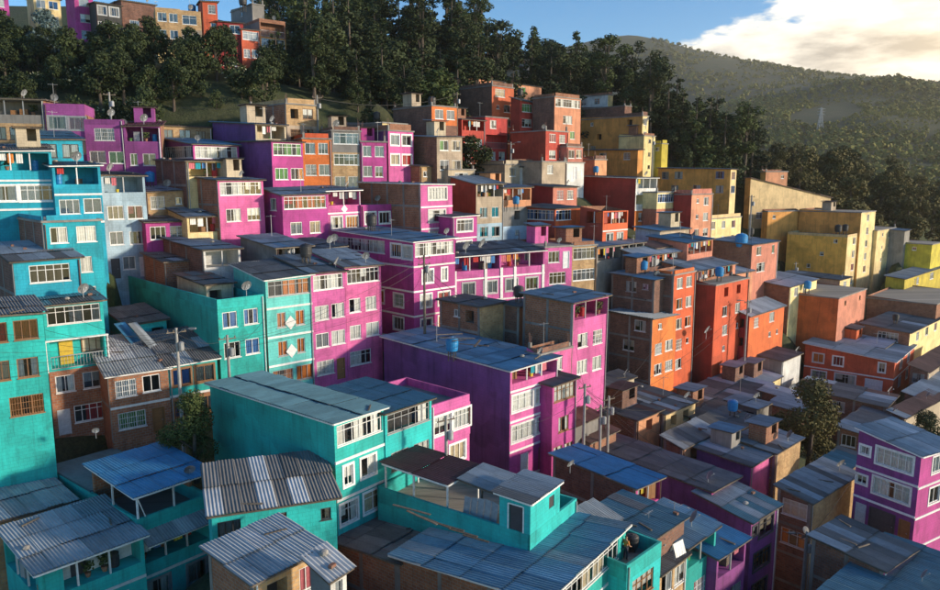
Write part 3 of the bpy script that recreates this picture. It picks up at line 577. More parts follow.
# -- red cluster, middle
h('blue and beige house with open loft terrace', 476, 184, 450, 503, 94, 45, 3, 'T/ww/ww', '', 'be,be,lb', 'dr', roof='zinc/pale_zinc', rv=.9, fr='white_frame', cur='cloth_teal')
h('grey blue house with apricot loft balcony', 503, 188, None, 531, None, 45, 3, 'T/O/s', '', 'so,g,lb', roof='zinc', rv=.5)
h('low salmon house with dark red side', 553, 187, 529, 577, 106, 45, 2, 'ww/..', '', 's', 'dr', roof='fibre', rv=.3)
h('dark red house with glazed rooftop greenhouse', 555, 209, 516, 583, 98, 45, 3, 'G.../..../....', '.G/../..', 'o', 'dr', roof='fibre', rv=.2, cur='cloth_blue')
h('orange house with white framed roof terrace', 603, 211, 580, 628, 96, 45, 3, 'T/ww/..', '.T/./.', 'o', 'dr', roof='none', sur=True, trim='white_frame')
h('long dark red house with white stacked balconies', 636, 178, 573, 657, 117, 45, 3, 'T/T/ww', '', 'w,w,o', 'dr', roof='fibre', rv=.3, trim='white_frame')
h('cream house with blue windows beside white balconies', 657, 193, None, 676, 117, 45, 3, 'G/w./..', '', 'c,so', roof='flat')
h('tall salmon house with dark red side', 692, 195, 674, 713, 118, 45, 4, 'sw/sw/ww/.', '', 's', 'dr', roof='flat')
h('blue tin shed on the red hillside', 660, 231, 636, 690, 105, 45, 2, '.w.', '..', 'be', 'lb', roof='blue_zinc/fibre', rv=.4)
h('salmon loft with two openings and rusty roof', 656, 248, 640, 688, 99, 45, 2, 'OO/..', '', 's', 'bd', roof='rust_zinc', rv=.5)
h('salmon house with open loft under dark blue roof', 688, 243, None, 714, 100, 45, 3, 'T/../..', '', 's', roof='blue_zinc/fibre', rv=.6)
h('grey makeshift loft with hanging washing', 597, 247, None, 645, 92, 45, 3, 'TT/./..', '', 'g', roof='zinc/blue_zinc', rv=.5)
h('patchwork brick loft with pale roof', 640, 256, 622, 690, 94, 45, 2, 'OT/...', '', 'bd', 'bd', roof='pale_zinc/zinc', rv=.6)
# -- orange terrace block
h('raw brick upper house with washing over the orange block', 655, 280, 612, 676, 88.5, 45, 2, '.', '.ws/..', 'bd', 'bd', roof='zinc/blue_zinc', rv=.3)
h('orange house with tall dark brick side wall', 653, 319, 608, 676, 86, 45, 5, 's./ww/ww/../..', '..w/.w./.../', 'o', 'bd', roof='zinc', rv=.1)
h('tall orange house with brick loft window rows', 675, 276, 655, 697, 89, 45, 6, 'ww/ww/ww/ws/w./..', '', 'o', 'bd', roof='flat')
h('orange house with two dark openings and dark red recess', 716, 286, 697, 750, 93, 45, 6, 'OO/ww/ws/s./..', '', 'o', 'dr', roof='flat')
h('salmon loft under wide pale blue roof on orange house', 697, 271, None, 737, 95, 45, 2, 'T./..', '', 's', roof='zinc/pale_zinc', rv=.9)
h('orange house with pale roof behind the street lamp', 750, 316, 732, 786, 98, 45, 4, 'w.w./..ss', 'O/O/', 'o', 'dr', roof='pale_zinc/zinc', rv=.8)
h('salmon house with dark openings under pale roof', 722, 276, 694, 754, 103, 45, 3, '.w../....', 'T', 's', 's', roof='pale_zinc/zinc', rv=.7)
h('pink house with long brick side and roof tank', 752, 245, 712, 778, 110, 45, 4, 'w.t/W./..', '', 's', 'b', roof='zinc/pale_zinc', rv=.4)
h('low brick house with very pale roof', 790, 287, 752, 818, 112, 45, 2, 'ww.', '', 'c', 'b', roof='pale_zinc', rv=.6)
h('row of dark roofed cream sheds below yellow house', 840, 280, 783, 850, 126, 45, 2, 'w', '....', 'c', 'be', roof='fibre/zinc', rv=.3)
h('red house with blank salmon gable facing the sun', 839, 299, 784, 868, 111, 45, 4, 's.s/../..', '', 's', 'o', roof='flat')
h('brick house with long plain wall on the valley side', 937, 305, 868, 965, 122, 45, 2, '...', '', 'b', 'b', roof='flat')
h('beige house with row of windows on valley side', 910, 333, 862, 942, 112, 45, 3, 'www/...', '..W.', 'c', 'b', roof='fibre/pale_zinc', rv=.5)
h('low red house with pale roof behind the white trimmed house', 884, 348, 830, 894, 110, 47, 2, 's', '', 'o', 'b', roof='pale_zinc/zinc', rv=.4)
h('red two storey house with white window surrounds and band', 895, 362, 805, 914, 103, 50, 2, 'ww/ww', 'ww..t/gWD', 'r', 'r', roof='zinc/pale_zinc', rv=.9, sur=True, trim='white_frame', trimL=True, room=False)
h('dark house with rusty roof at the valley edge', 928, 372, 910, 962, 102, 45, 2, 'w', 'w', 'be', 'bd', roof='rust_zinc', rv=.6)
# -- shacks in the hollow
h('cream shed with bright pale roof beside orange house', 757, 388, 722, 781, 93, 47, 2, '..', '.', 'c', 'bd', roof='pale_zinc', rv=.7)
h('small shed with white end wall and grey roof', 782, 361, 752, 800, 99, 45, 2, '.', '..', 'w', 'g', roof='fibre/zinc/pale_zinc', rv=.3)
h('yellow walled shack with white side and dark roof', 737, 404, 688, 772, 86, 47, 2, '...', 'w.', 'c', 'w', roof='fibre/pale_zinc/rust_zinc/zinc', rv=.4)
h('low dark brick shed beneath the red house', 886, 407, 795, 897, 90, 50, 2, '.', '..w..', 'bd', 'bd', roof='fibre/pale_zinc/rust_zinc/zinc', rv=.5, room=False)
h('grey tin shed beside the dark tree', 757, 409, 727, 769, 79, 45, 2, '.', 'OO', 'g', 'zinc', roof='zinc', rv=.2, room=False)
h('small blue roofed shed behind the dark tree', 790, 399, 760, 800, 88, 45, 2, '.', '.', 'be', 'bd', roof='zinc/pale_zinc', rv=.3)
h('cream shack with two openings under patched dark roof', 664, 414, 622, 695, 76, 45, 2, 'OO', '.', 'c', 'bd', roof='fibre/pale_zinc/rust_zinc/zinc', rv=.4)
h('apricot shack with one opening and dark roof', 637, 420, 598, 662, 73, 45, 2, 'O', '.', 'so', 'bd', roof='fibre/rust_zinc/zinc/pale_zinc', rv=.3)
h('apricot brick row of shacks with long dark roof', 683, 448, 664, 730, 69, 45, 2, 'OOO', '.', 'so', 'bd', roof='fibre/rust_zinc/zinc/pale_zinc', rv=.6, wl=6)
h('ruined shack with littered rusty roof', 590, 442, 573, 616, 65, 45, 2, '.', '.', 'b', 'g', roof='rust_zinc/fibre/pale_zinc', rv=.3)
h('whitewashed shack with rough blocks beside brick tower', 600, 388, 585, 634, 76, 45, 2, 'O.', '.', 'be', 'w', roof='fibre/rust_zinc/zinc/pale_zinc', rv=.3)
# -- turquoise and blue houses on the left
h('turquoise house with blue roof below the violet houses', 32, 139, None, 82, 72, 40, 2, 'ww/..', '', 'q', roof='teal_zinc', rv=1.0, sur=False, cur='cloth_white')
h('turquoise house with laundry terrace and white bands', -14, 151, None, 51, 64, 35, 3, 'T/wW/..', '', 'q', roof='fibre/zinc', rv=.7, trim='white_frame', sur=True)
h('turquoise house with cluttered terrace and patterned windows', 52, 166, None, 100, 66, 38, 3, 'T/ww/..', '', 'q', roof='teal_zinc', rv=.4, trim='white_frame')
h('pale blue four storey house with open roof terrace', 101, 175, None, 145, 72, 38, 4, 'T/ww/ww/dwd', '', 'lb', roof='fibre', rv=.4)
h('rough turquoise block house with dark brick side', 42, 223, -8, 101, 60, 42, 4, 'ww/.w/.w/..', '', 'q', 'bd', roof='flat', room=False)
h('turquoise house with barred window under a grey roof', 12, 262, -8, 80, 56, 42, 3, 'W/../..', '', 'q', 'bd', roof='zinc/fibre', rv=.9)
h('small brick house between pale blue and brick houses', 147, 192, None, 185, 77, 40, 2, 'w.s/..', '', 'by', roof='zinc', rv=.4, room=False)
h('magenta house with dark roof beside pale blue house', 145, 222, None, 187, 74, 40, 3, 'ww/d./..', '', 'm', roof='fibre', rv=.6)
h('house with planted balcony under a grey roof', 187, 217, None, 226, 75, 42, 2, 'T/..', '', 'c', roof='zinc/fibre', rv=.9, room=False)
h('pink house with glazed top and raw brick side', 218, 180, 187, 264, 76, 45, 3, 'G/ww/..', '', 'k', 'b', roof='zinc', rv=.4, cur='cloth_white')
h('raw brick house with white terrace full of washing', 203, 250, 155, 240, 69, 45, 2, 'T/..', '', 'w', 'bd', roof='zinc', rv=.8)
h('open loft with pink washing under blue grey roof', 276, 248, 240, 311, 71, 45, 2, 'T/..', '', 'be', 'g', roof='zinc/blue_zinc', rv=.7)
h('small beige shed with mossy roof beside the loft', 311, 250, None, 345, 73, 45, 2, '..', '', 'be', roof='fibre', rv=.5)
# -- pink houses in the middle
h('magenta corner house with glazed veranda and wooden windows', 282, 195, 263, 327, 79, 45, 3, 'G/ww/..', 'w/./.', 'm', 'm', roof='zinc/blue_zinc', rv=.6, fr='white_frame')
H_DIA = h('pink house with white diamonds and laundry terrace', 327, 191, None, 361, None, 43, 3, 'T/ww/..', '', 'k', roof='zinc', rv=.4, trim='white_frame', sur=True)
h('pink house with washing over its flat roof', 361, 205, None, 393, None, 43, 3, 'ww/ww/..', '', 'm', roof='flat', par=.5, sur=True)
h('narrow pink house with long raw brick side', 421, 184, 358, 453, 85, 45, 4, 'W/W/W/.', '', 'k', 'b', roof='zinc', rv=.2, sur=True, trim='white_frame')
h('low pink house with paired white framed windows', 452, 217, None, 477, 86, 45, 3, 'W/W/.', '', 'm', roof='fibre', rv=.2, sur=True, trim='white_frame')
h('large magenta corner house with four storeys of windows', 413, 242, 335, 455, 74, 45, 5, 'G/wt/ww/ww/d.', 'G.ww/.w../w.ww/ww.w', 'm', 'm', roof='zinc/blue_zinc', rv=.5, trim='white_frame', sur=True, trimL=True, room=False)
H_PIL = h('long pink house with white pilasters and roof terrace', 453, 257, None, 545, 79, 30, 3, 'TT/wwww/....', '', 'k', roof='fibre/zinc', rv=.7, trim='white_frame', sur=True)
h('plain pink house beside the house with pilasters', 545, 248, None, 572, None, 30, 3, 'wd/W/..', '', 'k', roof='flat')
h('brick house with glazed storeys beside plain pink house', 572, 247, None, 597, None, 30, 3, 'G/G/.', '', 'by', roof='flat')
h('small brick hut with sunlit end above blue roof', 480, 307, 440, 505, 70, 45, 2, '..', '.sO', 'by', 'b', roof='fibre', rv=.1, room=False)
h('tiny brick hut with one window beside sunlit hut', 519, 307, 503, 538, 71, 45, 2, '.t', '.', 'so', 'bd', roof='fibre', rv=.1, room=False)
h('tall pink tower house with brick side and open top', 572, 303, 522, 607, 66, 45, 7, 'T/ww/ww/../../..', '', 'k', 'b', roof='zinc', rv=.2, room=False)
h('pink annex with sloping parapet against the pink tower', 539, 356, 528, 571, 63.2, 45, 5, 'w/w/../..', '', 'k', 'k', roof='flat', ru=0, wl=3)
h('long purple house with blue roof and pink front', 510, 371, 382, 557, 59, 45, 5, 'T/WW/WW/dd/..', '', 'k,k,k,m', 'p', roof='blue_zinc/zinc', rv=.25, h1=1.8, trim='white_frame', sur=True, depthmax=17, room=False)
h('magenta house with white glazed upper box', 553, 386, None, 577, 61, 45, 4, 'G/w/ww/.', '', 'm', roof='fibre', rv=.3, cur='cloth_white', room=False)
# -- teal and pink row on the street
h('teal end house with long teal side wall and blue curtains', 217, 300, 105, 264, 60, 43, 4, 'ww/ww/../..', '', 't', 't', roof='flat', par=.7, cur='cloth_blue', fr='white_frame', depthmax=24)
H_MINT = h('mint green house with white diamonds and white bands', 265, 280, None, 311, None, 43, 4, 'G/tt/tt/gw', '', 'mt', roof='fibre', rv=.8, trim='white_frame', cur='cloth_orange', room=False)
h('pink row house with white latticed veranda', 311, 273, None, 345, None, 43, 4, 'G/ww/ww/gd', '', 'k', roof='fibre/zinc', rv=1.0, room=False)
h('pink row house with bright top windows beside latticed veranda', 345, 267, None, 381, None, 43, 4, 'G/ww/ww/W.', '', 'k', roof='zinc/fibre', rv=1.1, cur='cloth_white', room=False)
h('beige rooftop shack on the teal end house', 206, 285, 176, 233, 64, 45, 1, 'O.', '.', 'be', 'be', roof='fibre/rust_zinc', rv=.4, ext=1)
# -- street front on the left
h('teal street house with big barred window', -26, 317, None, 42, 47.5, 38, 3, 'ww/ww/.g', '', 't', roof='fibre', rv=.3, fr='wood_frame')
H_BALC = h('teal and brick house with balcony and yellow door', 43, 306, None, 103, 55, 38, 4, 'G/B/ww/dW', '', 't,t,b,b', roof='teal_zinc/fibre', rv=.3)
h('brick house with orange band and white grilles', 108, 376, None, 168, 55.5, 38, 2, 'ww/gd', '', 'b', roof='zinc/pale_zinc', rv=1.6, wl=6.5, trim='white_frame', room=False)
h('small teal upper house over brick ground floor', 168, 366, None, 217, None, 38, 2, 'ww/gw', '', 't,b', roof='fibre/zinc', rv=1.5, sur=True, wl=6, trim='white_frame', room=False)
h('teal shed with leaning blue planks behind grey roofs', 128, 325, 105, 166, 63, 40, 2, '..O', '.', 't', 't', roof='fibre', rv=.3, room=False)
# -- foreground
h('big teal house with long side and curtained glazing', 335, 423, 208, 384, 46, 52, 4, 'G/tw/WW/..', '', 't', 't', roof='teal_zinc', rv=.1, trim='white_frame', sur=True)
h('teal house with caged balcony under blue roof', 385, 413, None, 431, None, 50, 4, 'G/ww/../..', '', 't', roof='teal_zinc', rv=.1, fr='steel', wl=7)
h('small pink house with open roof terrace', 431, 406, None, 469, None, 48, 4, 'WW/.w/../..', '', 'k', roof='flat', par=.6, sur=True, wl=7)
h('low teal house with patched fibre roof and barred window', 211, 515, None, 336, 40.8, 22, 2, 'w..t..s/..wg', '', 't', roof='fibre/pale_zinc', rv=.9, sur=False, wl=5, fr='dark_frame')
H_CANOPY = h('teal house with big blue canopy over its roof terrace', 137, 520, 14, 208, 45, 52, 3, '..../T/w.w', '', 't', 't', roof='flat:g', par=0.9, h1=.5, trim='white_frame', sur=True, depthmax=13)
H_LEFT = h('teal house with corrugated grey roofs and open gallery', 38, 573, None, 143, 40, 48, 2, 'T/.g', 'T', 't', 't', roof='zinc', rv=.5, trim='white_frame', wash=False, wl=6)
h('brick lean to with grey corrugated roof above the gallery', -40, 532, None, 73, 44, 46, 2, '....', '', 'by', 'b', roof='zinc', rv=.3, wl=5.5)
h('small brick hut with red curtain and grey roof', 253, 582, 207, 322, 35, 50, 2, 'Ot', '', 'by', 'b', roof='zinc/pale_zinc', rv=.3, cur='cloth_pink')
h('narrow tin lean to beside the small brick hut', 330, 578, 312, 346, 34.5, 50, 1, 't', '', 'w', 'zinc', roof='pale_zinc', rv=.4, hs=2.1, ext=3)
H_PENT = h('teal house with high parapet and cluttered roof terrace', 530, 535, 378, 577, 42.5, 55, 3, '..../....', '', 't', 't', roof='flat', par=1.0, depthmax=14)
H_BLUE = h('brick house with long patched blue and grey roof', 545, 600, 395, 627, 37.5, 53, 2, '.G./...', '', 't', 'b', roof='blue_zinc/zinc', rv=-.9, trim='white_frame', depthmax=15)
h('low brick house with dark corrugated roof below big teal house', 400, 563, 326, 452, 43.5, 53, 2, '...', '...', 'b', 'b', roof='fibre', rv=-.3)
H_RED = h('teal house with low roof terrace and big window', 627, 566, None, 662, 42.5, 46, 2, 'W/..', '', 't', roof='flat', par=.9, wl=5.5)
h('beige brick house with small dark roof beside teal terrace', 660, 574, None, 687, 46, 45, 2, 'ww/..', '', 'by', roof='fibre', rv=.2, wl=5)
h('slim teal house with open loft under blue roof', 687, 547, None, 717, 48.5, 43, 3, 'T/w/..', '', 't', roof='blue_zinc', rv=.4, wl=4)
h('slim magenta house with dark loft under blue roof', 717, 558, None, 746, 50, 42, 3, 'T/ww/..', '', 'v', roof='bright_blue', rv=.5, wl=5)
h('brick house with bright blue roof and magenta parapet', 636, 488, 553, 661, 53, 42, 2, 'T/..', '', 'm', 'bd', roof='bright_blue', rv=.2)
h('low house with green grey roof behind the penthouse', 650, 540, 588, 684, 46.5, 46, 2, '...', '', 'bd', 'bd', roof='teal_zinc/fibre', rv=.2)
h('purple house with wide dark fibre roof', 712, 491, 588, 738, 58, 42, 3, '..', '', 'm', 'p', roof='fibre', rv=.3, room=False)
h('purple house with magenta front and green patched roof', 752, 522, 697, 779, 55, 40, 4, 'sW/W/W/..', '', 'v', 'p', roof='zinc/teal_zinc', rv=.7, sur=True, room=False)
h('pink fronted house with purple side and patched roof', 751, 466, 697, 776, 66, 44, 3, '../..', '', 'k', 'p', roof='zinc/fibre/pale_zinc', rv=.3)
h('brick house with yellow sunlit wall behind pink front', 776, 453, 735, 801, 68.5, 44, 3, '../..', '', 'by', 'b', roof='zinc/fibre/pale_zinc', rv=.3)
h('brown house with sunlit brick flank and grey roof', 812, 503, 778, 856, 60, 42, 4, '..../....', 'W/W/..', 'by', 'bd', roof='zinc/fibre', rv=.5, room=False)
h('purple house with white bands and wide framed windows', 921, 456, 858, 955, 57, 32, 4, 'w/w/../..', 'sW/sW/dDd/..', 'm', 'v', roof='zinc/pale_zinc', rv=.7, sur=True, trim='white_frame', trimL=True, room=False)
h('low magenta house with broad grey roof', 884, 570, 812, 914, 50, 38, 2, '.OO/..', '', 'm', 'bd', roof='fibre/zinc', rv=.4)
h('house with teal blue roof at the lower corner', 880, 657, 795, 962, 42, 42, 2, '..', '', 'be', 'b', roof='teal_zinc', rv=.1)


h('small shed with green roof behind the brown house', 850, 468, 826, 864, 70, 44, 2, '.', '.', 'bd', 'bd', roof='teal_zinc/fibre', rv=.3)
h('dark shed with grey roof below the red house', 872, 437, 838, 900, 82, 46, 2, '..', 'w.', 'bd', 'b', roof='fibre/zinc', rv=.4)
h('rust roofed hut beside the tree in the hollow', 905, 418, 890, 945, 88, 42, 2, 'w.', '', 'be', 'bd', roof='rust_zinc/zinc', rv=.4)
h('grey roofed hut above the purple house', 925, 400, 905, 965, 95, 42, 2, 'w.', '.', 'b', 'bd', roof='zinc/pale_zinc', rv=.5)
h('low shack with black tin roof in the hollow', 735, 432, 700, 760, 73, 46, 2, 'O.', '.', 'be', 'bd', roof='fibre', rv=.3)
h('rubble walled shack with torn roof near the poles', 560, 432, 548, 600, 63, 45, 2, '..', '', 'g', 'bd', roof='rust_zinc/fibre/pale_zinc', rv=.3)
h('dark roofed shack behind the apricot row', 700, 420, 660, 735, 79, 46, 2, '..', '.', 'bd', 'bd', roof='fibre/pale_zinc', rv=.3)
h('tin roofed hut beside the orange tower foot', 625, 400, 605, 655, 80, 45, 2, 'O.', '.', 'be', 'g', roof='fibre/pale_zinc', rv=.3)
h('dark shack with flat tin roof below pale roofed shed', 800, 412, 770, 812, 83, 46, 2, '.', '.', 'bd', 'bd', roof='zinc/fibre', rv=.2)
h('brick hut under the small brick house', 165, 262, None, 200, 70, 42, 1, '..', '', 'b', roof='fibre/zinc', rv=.4, ext=3)
h('tin lean to beside the roof room on the terrace', 600, 528, 578, 617, 46.4, 46, 1, 'O', '.', 'bd', 'bd', roof='zinc/pale_zinc/rust_zinc', rv=.5, hs=2.0, ext=3)
# ---------------------------------------------------------------- terrain
pts = []
for H in HOUSES:
    for x, y in ((0, 0), (H.wr, 0), (0, H.wl), (H.wr, H.wl)):
        w = H.mw @ Vector((x, y, 0)); pts.append((w.x, w.y, w.z-.1))
def cpt(*ls):
    for px, py, D in ls: p = P(px, py, D); pts.append((p.x, p.y, p.z))
cpt((0, 98, 98), (100, 95, 100), (200, 98, 102), (250, 98, 104), (60, 75, 110), (150, 66, 116), (220, 66, 118), (300, 100, 112), (380, 98, 116), (440, 98, 122),
    (-200, 120, 90), (-250, 60, 130), (-250, 20, 180), (0, 5, 170), (100, 5, 170), (200, 15, 170), (300, 48, 160), (400, 45, 165), (460, 62, 170), (300, 48, 205), (400, 46, 210), (500, 72, 200),
    (560, 95, 205), (620, 115, 205), (690, 148, 205), (740, 195, 200), (300, 80, 260), (500, 90, 270), (650, 150, 270), (760, 215, 240), (780, 222, 172), (850, 215, 180), (930, 260, 172), (930, 225, 215), (860, 195, 215),
    (1050, 330, 160), (1000, 300, 210), (1150, 400, 110), (1100, 520, 70), (1050, 700, 45), (-200, 330, 55), (-300, 300, 70), (-150, 700, 38),
    (470, 860, 30), (0, 860, 32), (900, 960, 32), (470, 1500, 15), (100, 1500, 15), (900, 1700, 15),
    (800, 240, 300), (940, 270, 300), (1100, 290, 300), (1300, 300, 300), (650, 190, 400), (760, 200, 420), (860, 180, 450), (940, 185, 450), (1100, 190, 450),
    (720, 145, 650), (800, 130, 680), (880, 115, 680), (940, 120, 680), (1050, 130, 680), (1300, 150, 680), (840, 80, 950), (885, 76, 930), (940, 91, 900), (1000, 100, 900), (1150, 110, 900), (1400, 120, 900),
    (740, 104, 1000), (680, 120, 1000), (780, 92, 1000), (560, 120, 1000), (400, 150, 1000), (100, 160, 1000), (-300, 160, 1000),
    (540, 52, 1800), (580, 43, 1800), (605, 37, 1800), (632, 34, 1800), (660, 40, 1800), (700, 53, 1800), (740, 64, 1800), (790, 75, 1800), (840, 86, 1800), (940, 100, 1800), (1200, 110, 1800), (470, 80, 1800), (350, 120, 1800), (0, 140, 1800), (-400, 150, 1800),
    (600, 120, 3000), (900, 130, 3000), (0, 150, 3000), (-600, 160, 3000), (1500, 140, 3000), (640, 86, 1350), (580, 100, 1350))
A = np.array(pts)
def fit():
    d = np.linalg.norm(A[:, None, :2]-A[None, :, :2], axis=2); n = len(A)
    K = np.zeros((n+1, n+1)); K[:n, :n] = -d + np.eye(n)*-0.9*0; K[:n, :n] -= np.eye(n)*-1.2; K[:n, n] = 1; K[n, :n] = 1
    b = np.zeros(n+1); b[:n] = A[:, 2]; return np.linalg.solve(K, b)
CO = fit()
FP = np.array([(H.e.location.x, H.e.location.y, math.cos(H.a), math.sin(H.a), H.wr, H.wl, H.z0) for H in HOUSES])
def heights(xy, clamp=True):
    xy = np.asarray(xy, float); out = np.zeros(len(xy))
    for i in range(0, len(xy), 4000):
        q = xy[i:i+4000]; d = np.linalg.norm(q[:, None, :]-A[None, :, :2], axis=2); out[i:i+4000] = -d @ CO[:-1] + CO[-1]
    if clamp:
        e = 1.3
        for (x, y, c, s, wr, wl, z0) in FP:
            dx = xy[:, 0]-x; dy = xy[:, 1]-y; u = dx*c+dy*s; v = -dx*s+dy*c
            k = (u > -e) & (u < wr+e) & (v > -e) & (v < wl+e); out[k] = np.minimum(out[k], z0-.15)
    return out
def inside_house(x, y, e=.6):
    dx = x-FP[:, 0]; dy = y-FP[:, 1]; u = dx*FP[:, 2]+dy*FP[:, 3]; v = -dx*FP[:, 3]+dy*FP[:, 2]
    return bool(np.any((u > -e) & (u < FP[:, 4]+e) & (v > -e) & (v < FP[:, 5]+e)))
def grid_mesh(name, xs, ys, zoff, polar=False):
    X, Y = np.meshgrid(xs, ys); 
    if polar: X, Y = np.sin(X)*Y, np.cos(X)*Y
    xy = np.stack([X.ravel(), Y.ravel()], 1); z = heights(xy)+zoff
    v = np.column_stack([xy, z]); nx, ny = len(xs), len(ys); i = np.arange(nx*ny).reshape(ny, nx)
    f = np.stack([i[:-1, :-1], i[:-1, 1:], i[1:, 1:], i[1:, :-1]], -1).reshape(-1, 4)
    me = bpy.data.meshes.new(name); me.from_pydata(v.tolist(), [], f.tolist()); me.materials.append(MATS['ground'])
    me.polygons.foreach_set('use_smooth', [True]*len(f)); me.update(); o = link(name, me); o['kind'] = 'structure'; return o
grid_mesh('hillside', np.arange(-110, 150.1, 1.4), np.arange(12, 245, 1.4), 0)
grid_mesh('hills', np.radians(np.linspace(-75, 75, 221)), np.concatenate([np.geomspace(236, 2200, 110), [2330]]), -.8, True)
# ---------------------------------------------------------------- trees
def leaf_cloud(blobs, nper, size, rng, flat=.0):
    vs = []; cnt = 0
    for (c, r) in blobs:
        n = max(8, int(nper*r*r)); d = rng.normal(size=(n, 3)); d /= np.linalg.norm(d, axis=1)[:, None]; rad = r*rng.uniform(.45, 1.08, n)**.6
        p = np.array(c)+d*rad[:, None]*np.array([1, 1, .8]); nn = d+rng.normal(size=(n, 3))*.7; nn[:, 2] += .3; nn /= np.linalg.norm(nn, axis=1)[:, None]
        t = np.cross(nn, rng.normal(size=(n, 3))); t /= np.linalg.norm(t, axis=1)[:, None]; bt = np.cross(nn, t); s = size*rng.uniform(.5, 1.25, n)[:, None]
        vs.append(np.stack([p-t*s-bt*s*.35, p+t*s*.3-bt*s*.6, p+t*s+bt*s*.3, p-t*s*.2+bt*s*.65], 1)); cnt += n
    return np.concatenate(vs).reshape(-1, 3), cnt
def cloud_mesh(name, blobs, nper, size, seed, mat, extra=None):
    rng = np.random.default_rng(seed); v, n = leaf_cloud(blobs, nper, size, rng); f = np.arange(4*n).reshape(-1, 4)
    me = bpy.data.meshes.new(name); me.from_pydata(v.tolist(), [], f.tolist()); me.materials.append(MATS[mat])
    if extra: me.materials.append(MATS[extra]); me.polygons.foreach_set('material_index', (rng.random(n) < .16).astype(int).tolist())
    me.update(); return me
def tree_proto(kind, seed, mat, extra=None):
    r = random.Random(seed); blobs = []; b = MB()
    if kind in ('broad', 'near'):
        ht = 8.0; b.tube([(0, 0, -1), (.1, 0, 1.5), (.2, .1, 4), (.1, .2, 6.5)], [.28, .22, .15, .05], 7)
        for i in range(15):
            t = r.random(); z = 2.2+t*5.4; rr = 2.6*math.sin(math.pi*min(1, .18+t*.8)); a = r.uniform(0, 6.28); q = (math.cos(a)*rr*r.uniform(.3, 1), math.sin(a)*rr*r.uniform(.3, 1), z); blobs.append((q, r.uniform(.8, 1.45)))
        nper, sz = (150, .21) if kind == 'broad' else (430, .115)
    elif kind == 'conifer':
        ht = 14.0; b.tube([(0, 0, -1), (0, 0, 5), (.1, 0, 13.5)], [.3, .22, .04], 7)
        z = 1.2
        while z < 13.5:
            k = (13.9-z)/11.7; rr = 2.9*k**.85+.15
            for i in range(max(2, int(6*k+1))): a = r.uniform(0, 6.28); q = rr*r.uniform(.45, 1); blobs.append(((math.cos(a)*q, math.sin(a)*q, z+r.uniform(-.3, .3)-.15*q), .45+.65*k*r.uniform(.6, 1.1)))
            z += .95
        nper, sz = 120, .24
    elif kind == 'euc':
        ht = 17.0; b.tube([(0, 0, -1), (.2, .1, 6), (.1, .3, 12), (.3, .3, 16)], [.32, .24, .14, .04], 7)
        for i in range(18):
            z = r.uniform(4.0, 16.5); q = r.uniform(.4, 2.7)*(1.15-abs(z-11.5)/9); a = r.uniform(0, 6.28); blobs.append(((math.cos(a)*q, math.sin(a)*q, z), r.uniform(.8, 1.5)))
        nper, sz = 115, .22
    elif kind == 'cypress':
        ht = 11.0; b.tube([(0, 0, -1), (0, 0, 10)], [.22, .04], 6)
        for i in range(26): z = 1+i*.38; k = math.sin(math.pi*min(1, (z+1.5)/12.5)); a = r.uniform(0, 6.28); q = .8*k*r.uniform(.3, 1); blobs.append(((math.cos(a)*q, math.sin(a)*q, z), .45+.55*k))
        nper, sz = 120, .2
    else:
        ht = 2.6; b.tube([(0, 0, -.6), (0, .1, 1.4)], [.1, .04], 5)
        for i in range(10): a = r.uniform(0, 6.28); q = r.uniform(0, 1.3); blobs.append(((math.cos(a)*q, math.sin(a)*q, r.uniform(.5, 2.1)), r.uniform(.45, .8)))
        nper, sz = 190, .13
    for (c, rad) in blobs[::2]:
        if kind in ('broad', 'near', 'euc'): z0 = c[2]*.62; b.tube([(.1, .08, z0), ((c[0]+.1)*.5, (c[1]+.08)*.5, (z0+c[2])*.5+.1), c], [.09, .06, .025], 5, cap=False)
    return b.mesh('trunk', ['bark']), cloud_mesh('crown', blobs, nper, sz, seed, mat, extra)
PROT = {}
def proto(kind, v, mat, extra=None):
    k = (kind, v, mat, extra)
    if k not in PROT: PROT[k] = tree_proto(kind, v*17+len(kind), mat, extra)
    return PROT[k]
TREES = []
def tree(x, y, kind, v, mat, sc, label, group, name='tree', extra=None, zs=1.0, cat='tree', z=None, wide=1.0):
    t, c = proto(kind, v, mat, extra); z = heights([(x, y)], False)[0] if z is None else z
    e = bpy.data.objects.new(name, None); COL.objects.link(e); e.location = (x, y, z-.1); e.scale = (sc*wide, sc*wide, sc*zs); e.rotation_euler = (0, 0, rnd.uniform(0, 6.28)); tag(e, label, cat, group)
    link('trunk', t, e); link('crown', c, e); TREES.append((x, y)); return e
def scatter(n, pxr, Dr, fn, mind):
    k = 0; tries = 0; got = []
    while k < n and tries < n*30:
        tries += 1; px = rnd.uniform(*pxr); D = math.sqrt(rnd.uniform(Dr[0]**2, Dr[1]**2)); x = (px-CX)/F*D; y = D*cp
        if inside_house(x, y, .8) or any((x-a)**2+(y-b)**2 < mind*mind for a, b in got): continue
        if fn(x, y, px, D): got.append((x, y)); k += 1
def wood(x, y, px, D):
    q = rnd.random(); v = rnd.randrange(3); s = rnd.uniform(.85, 1.25)
    lab = dict(conifer='dark conifer standing in the wood behind the houses', broad='dark round crowned tree in the wood behind the houses', euc='tall open crowned eucalyptus in the wood behind the houses', cypress='slim dark cypress in the wood behind the houses')
    k = 'conifer' if q < .42 else 'broad' if q < .68 else 'euc' if q < .88 else 'cypress'
    if px < 300 : s *= .62
    if D < 126: s *= .62
    tree(x, y, k, v, 'leaf_dark' if rnd.random() < .8 else 'leaf_mid', s*(1.3 if k == 'broad' else 1), lab[k], 'trees of the dark wood', 'tree', wide=1.3); return True
scatter(80, (268, 480), (116, 200), wood, 3.9)
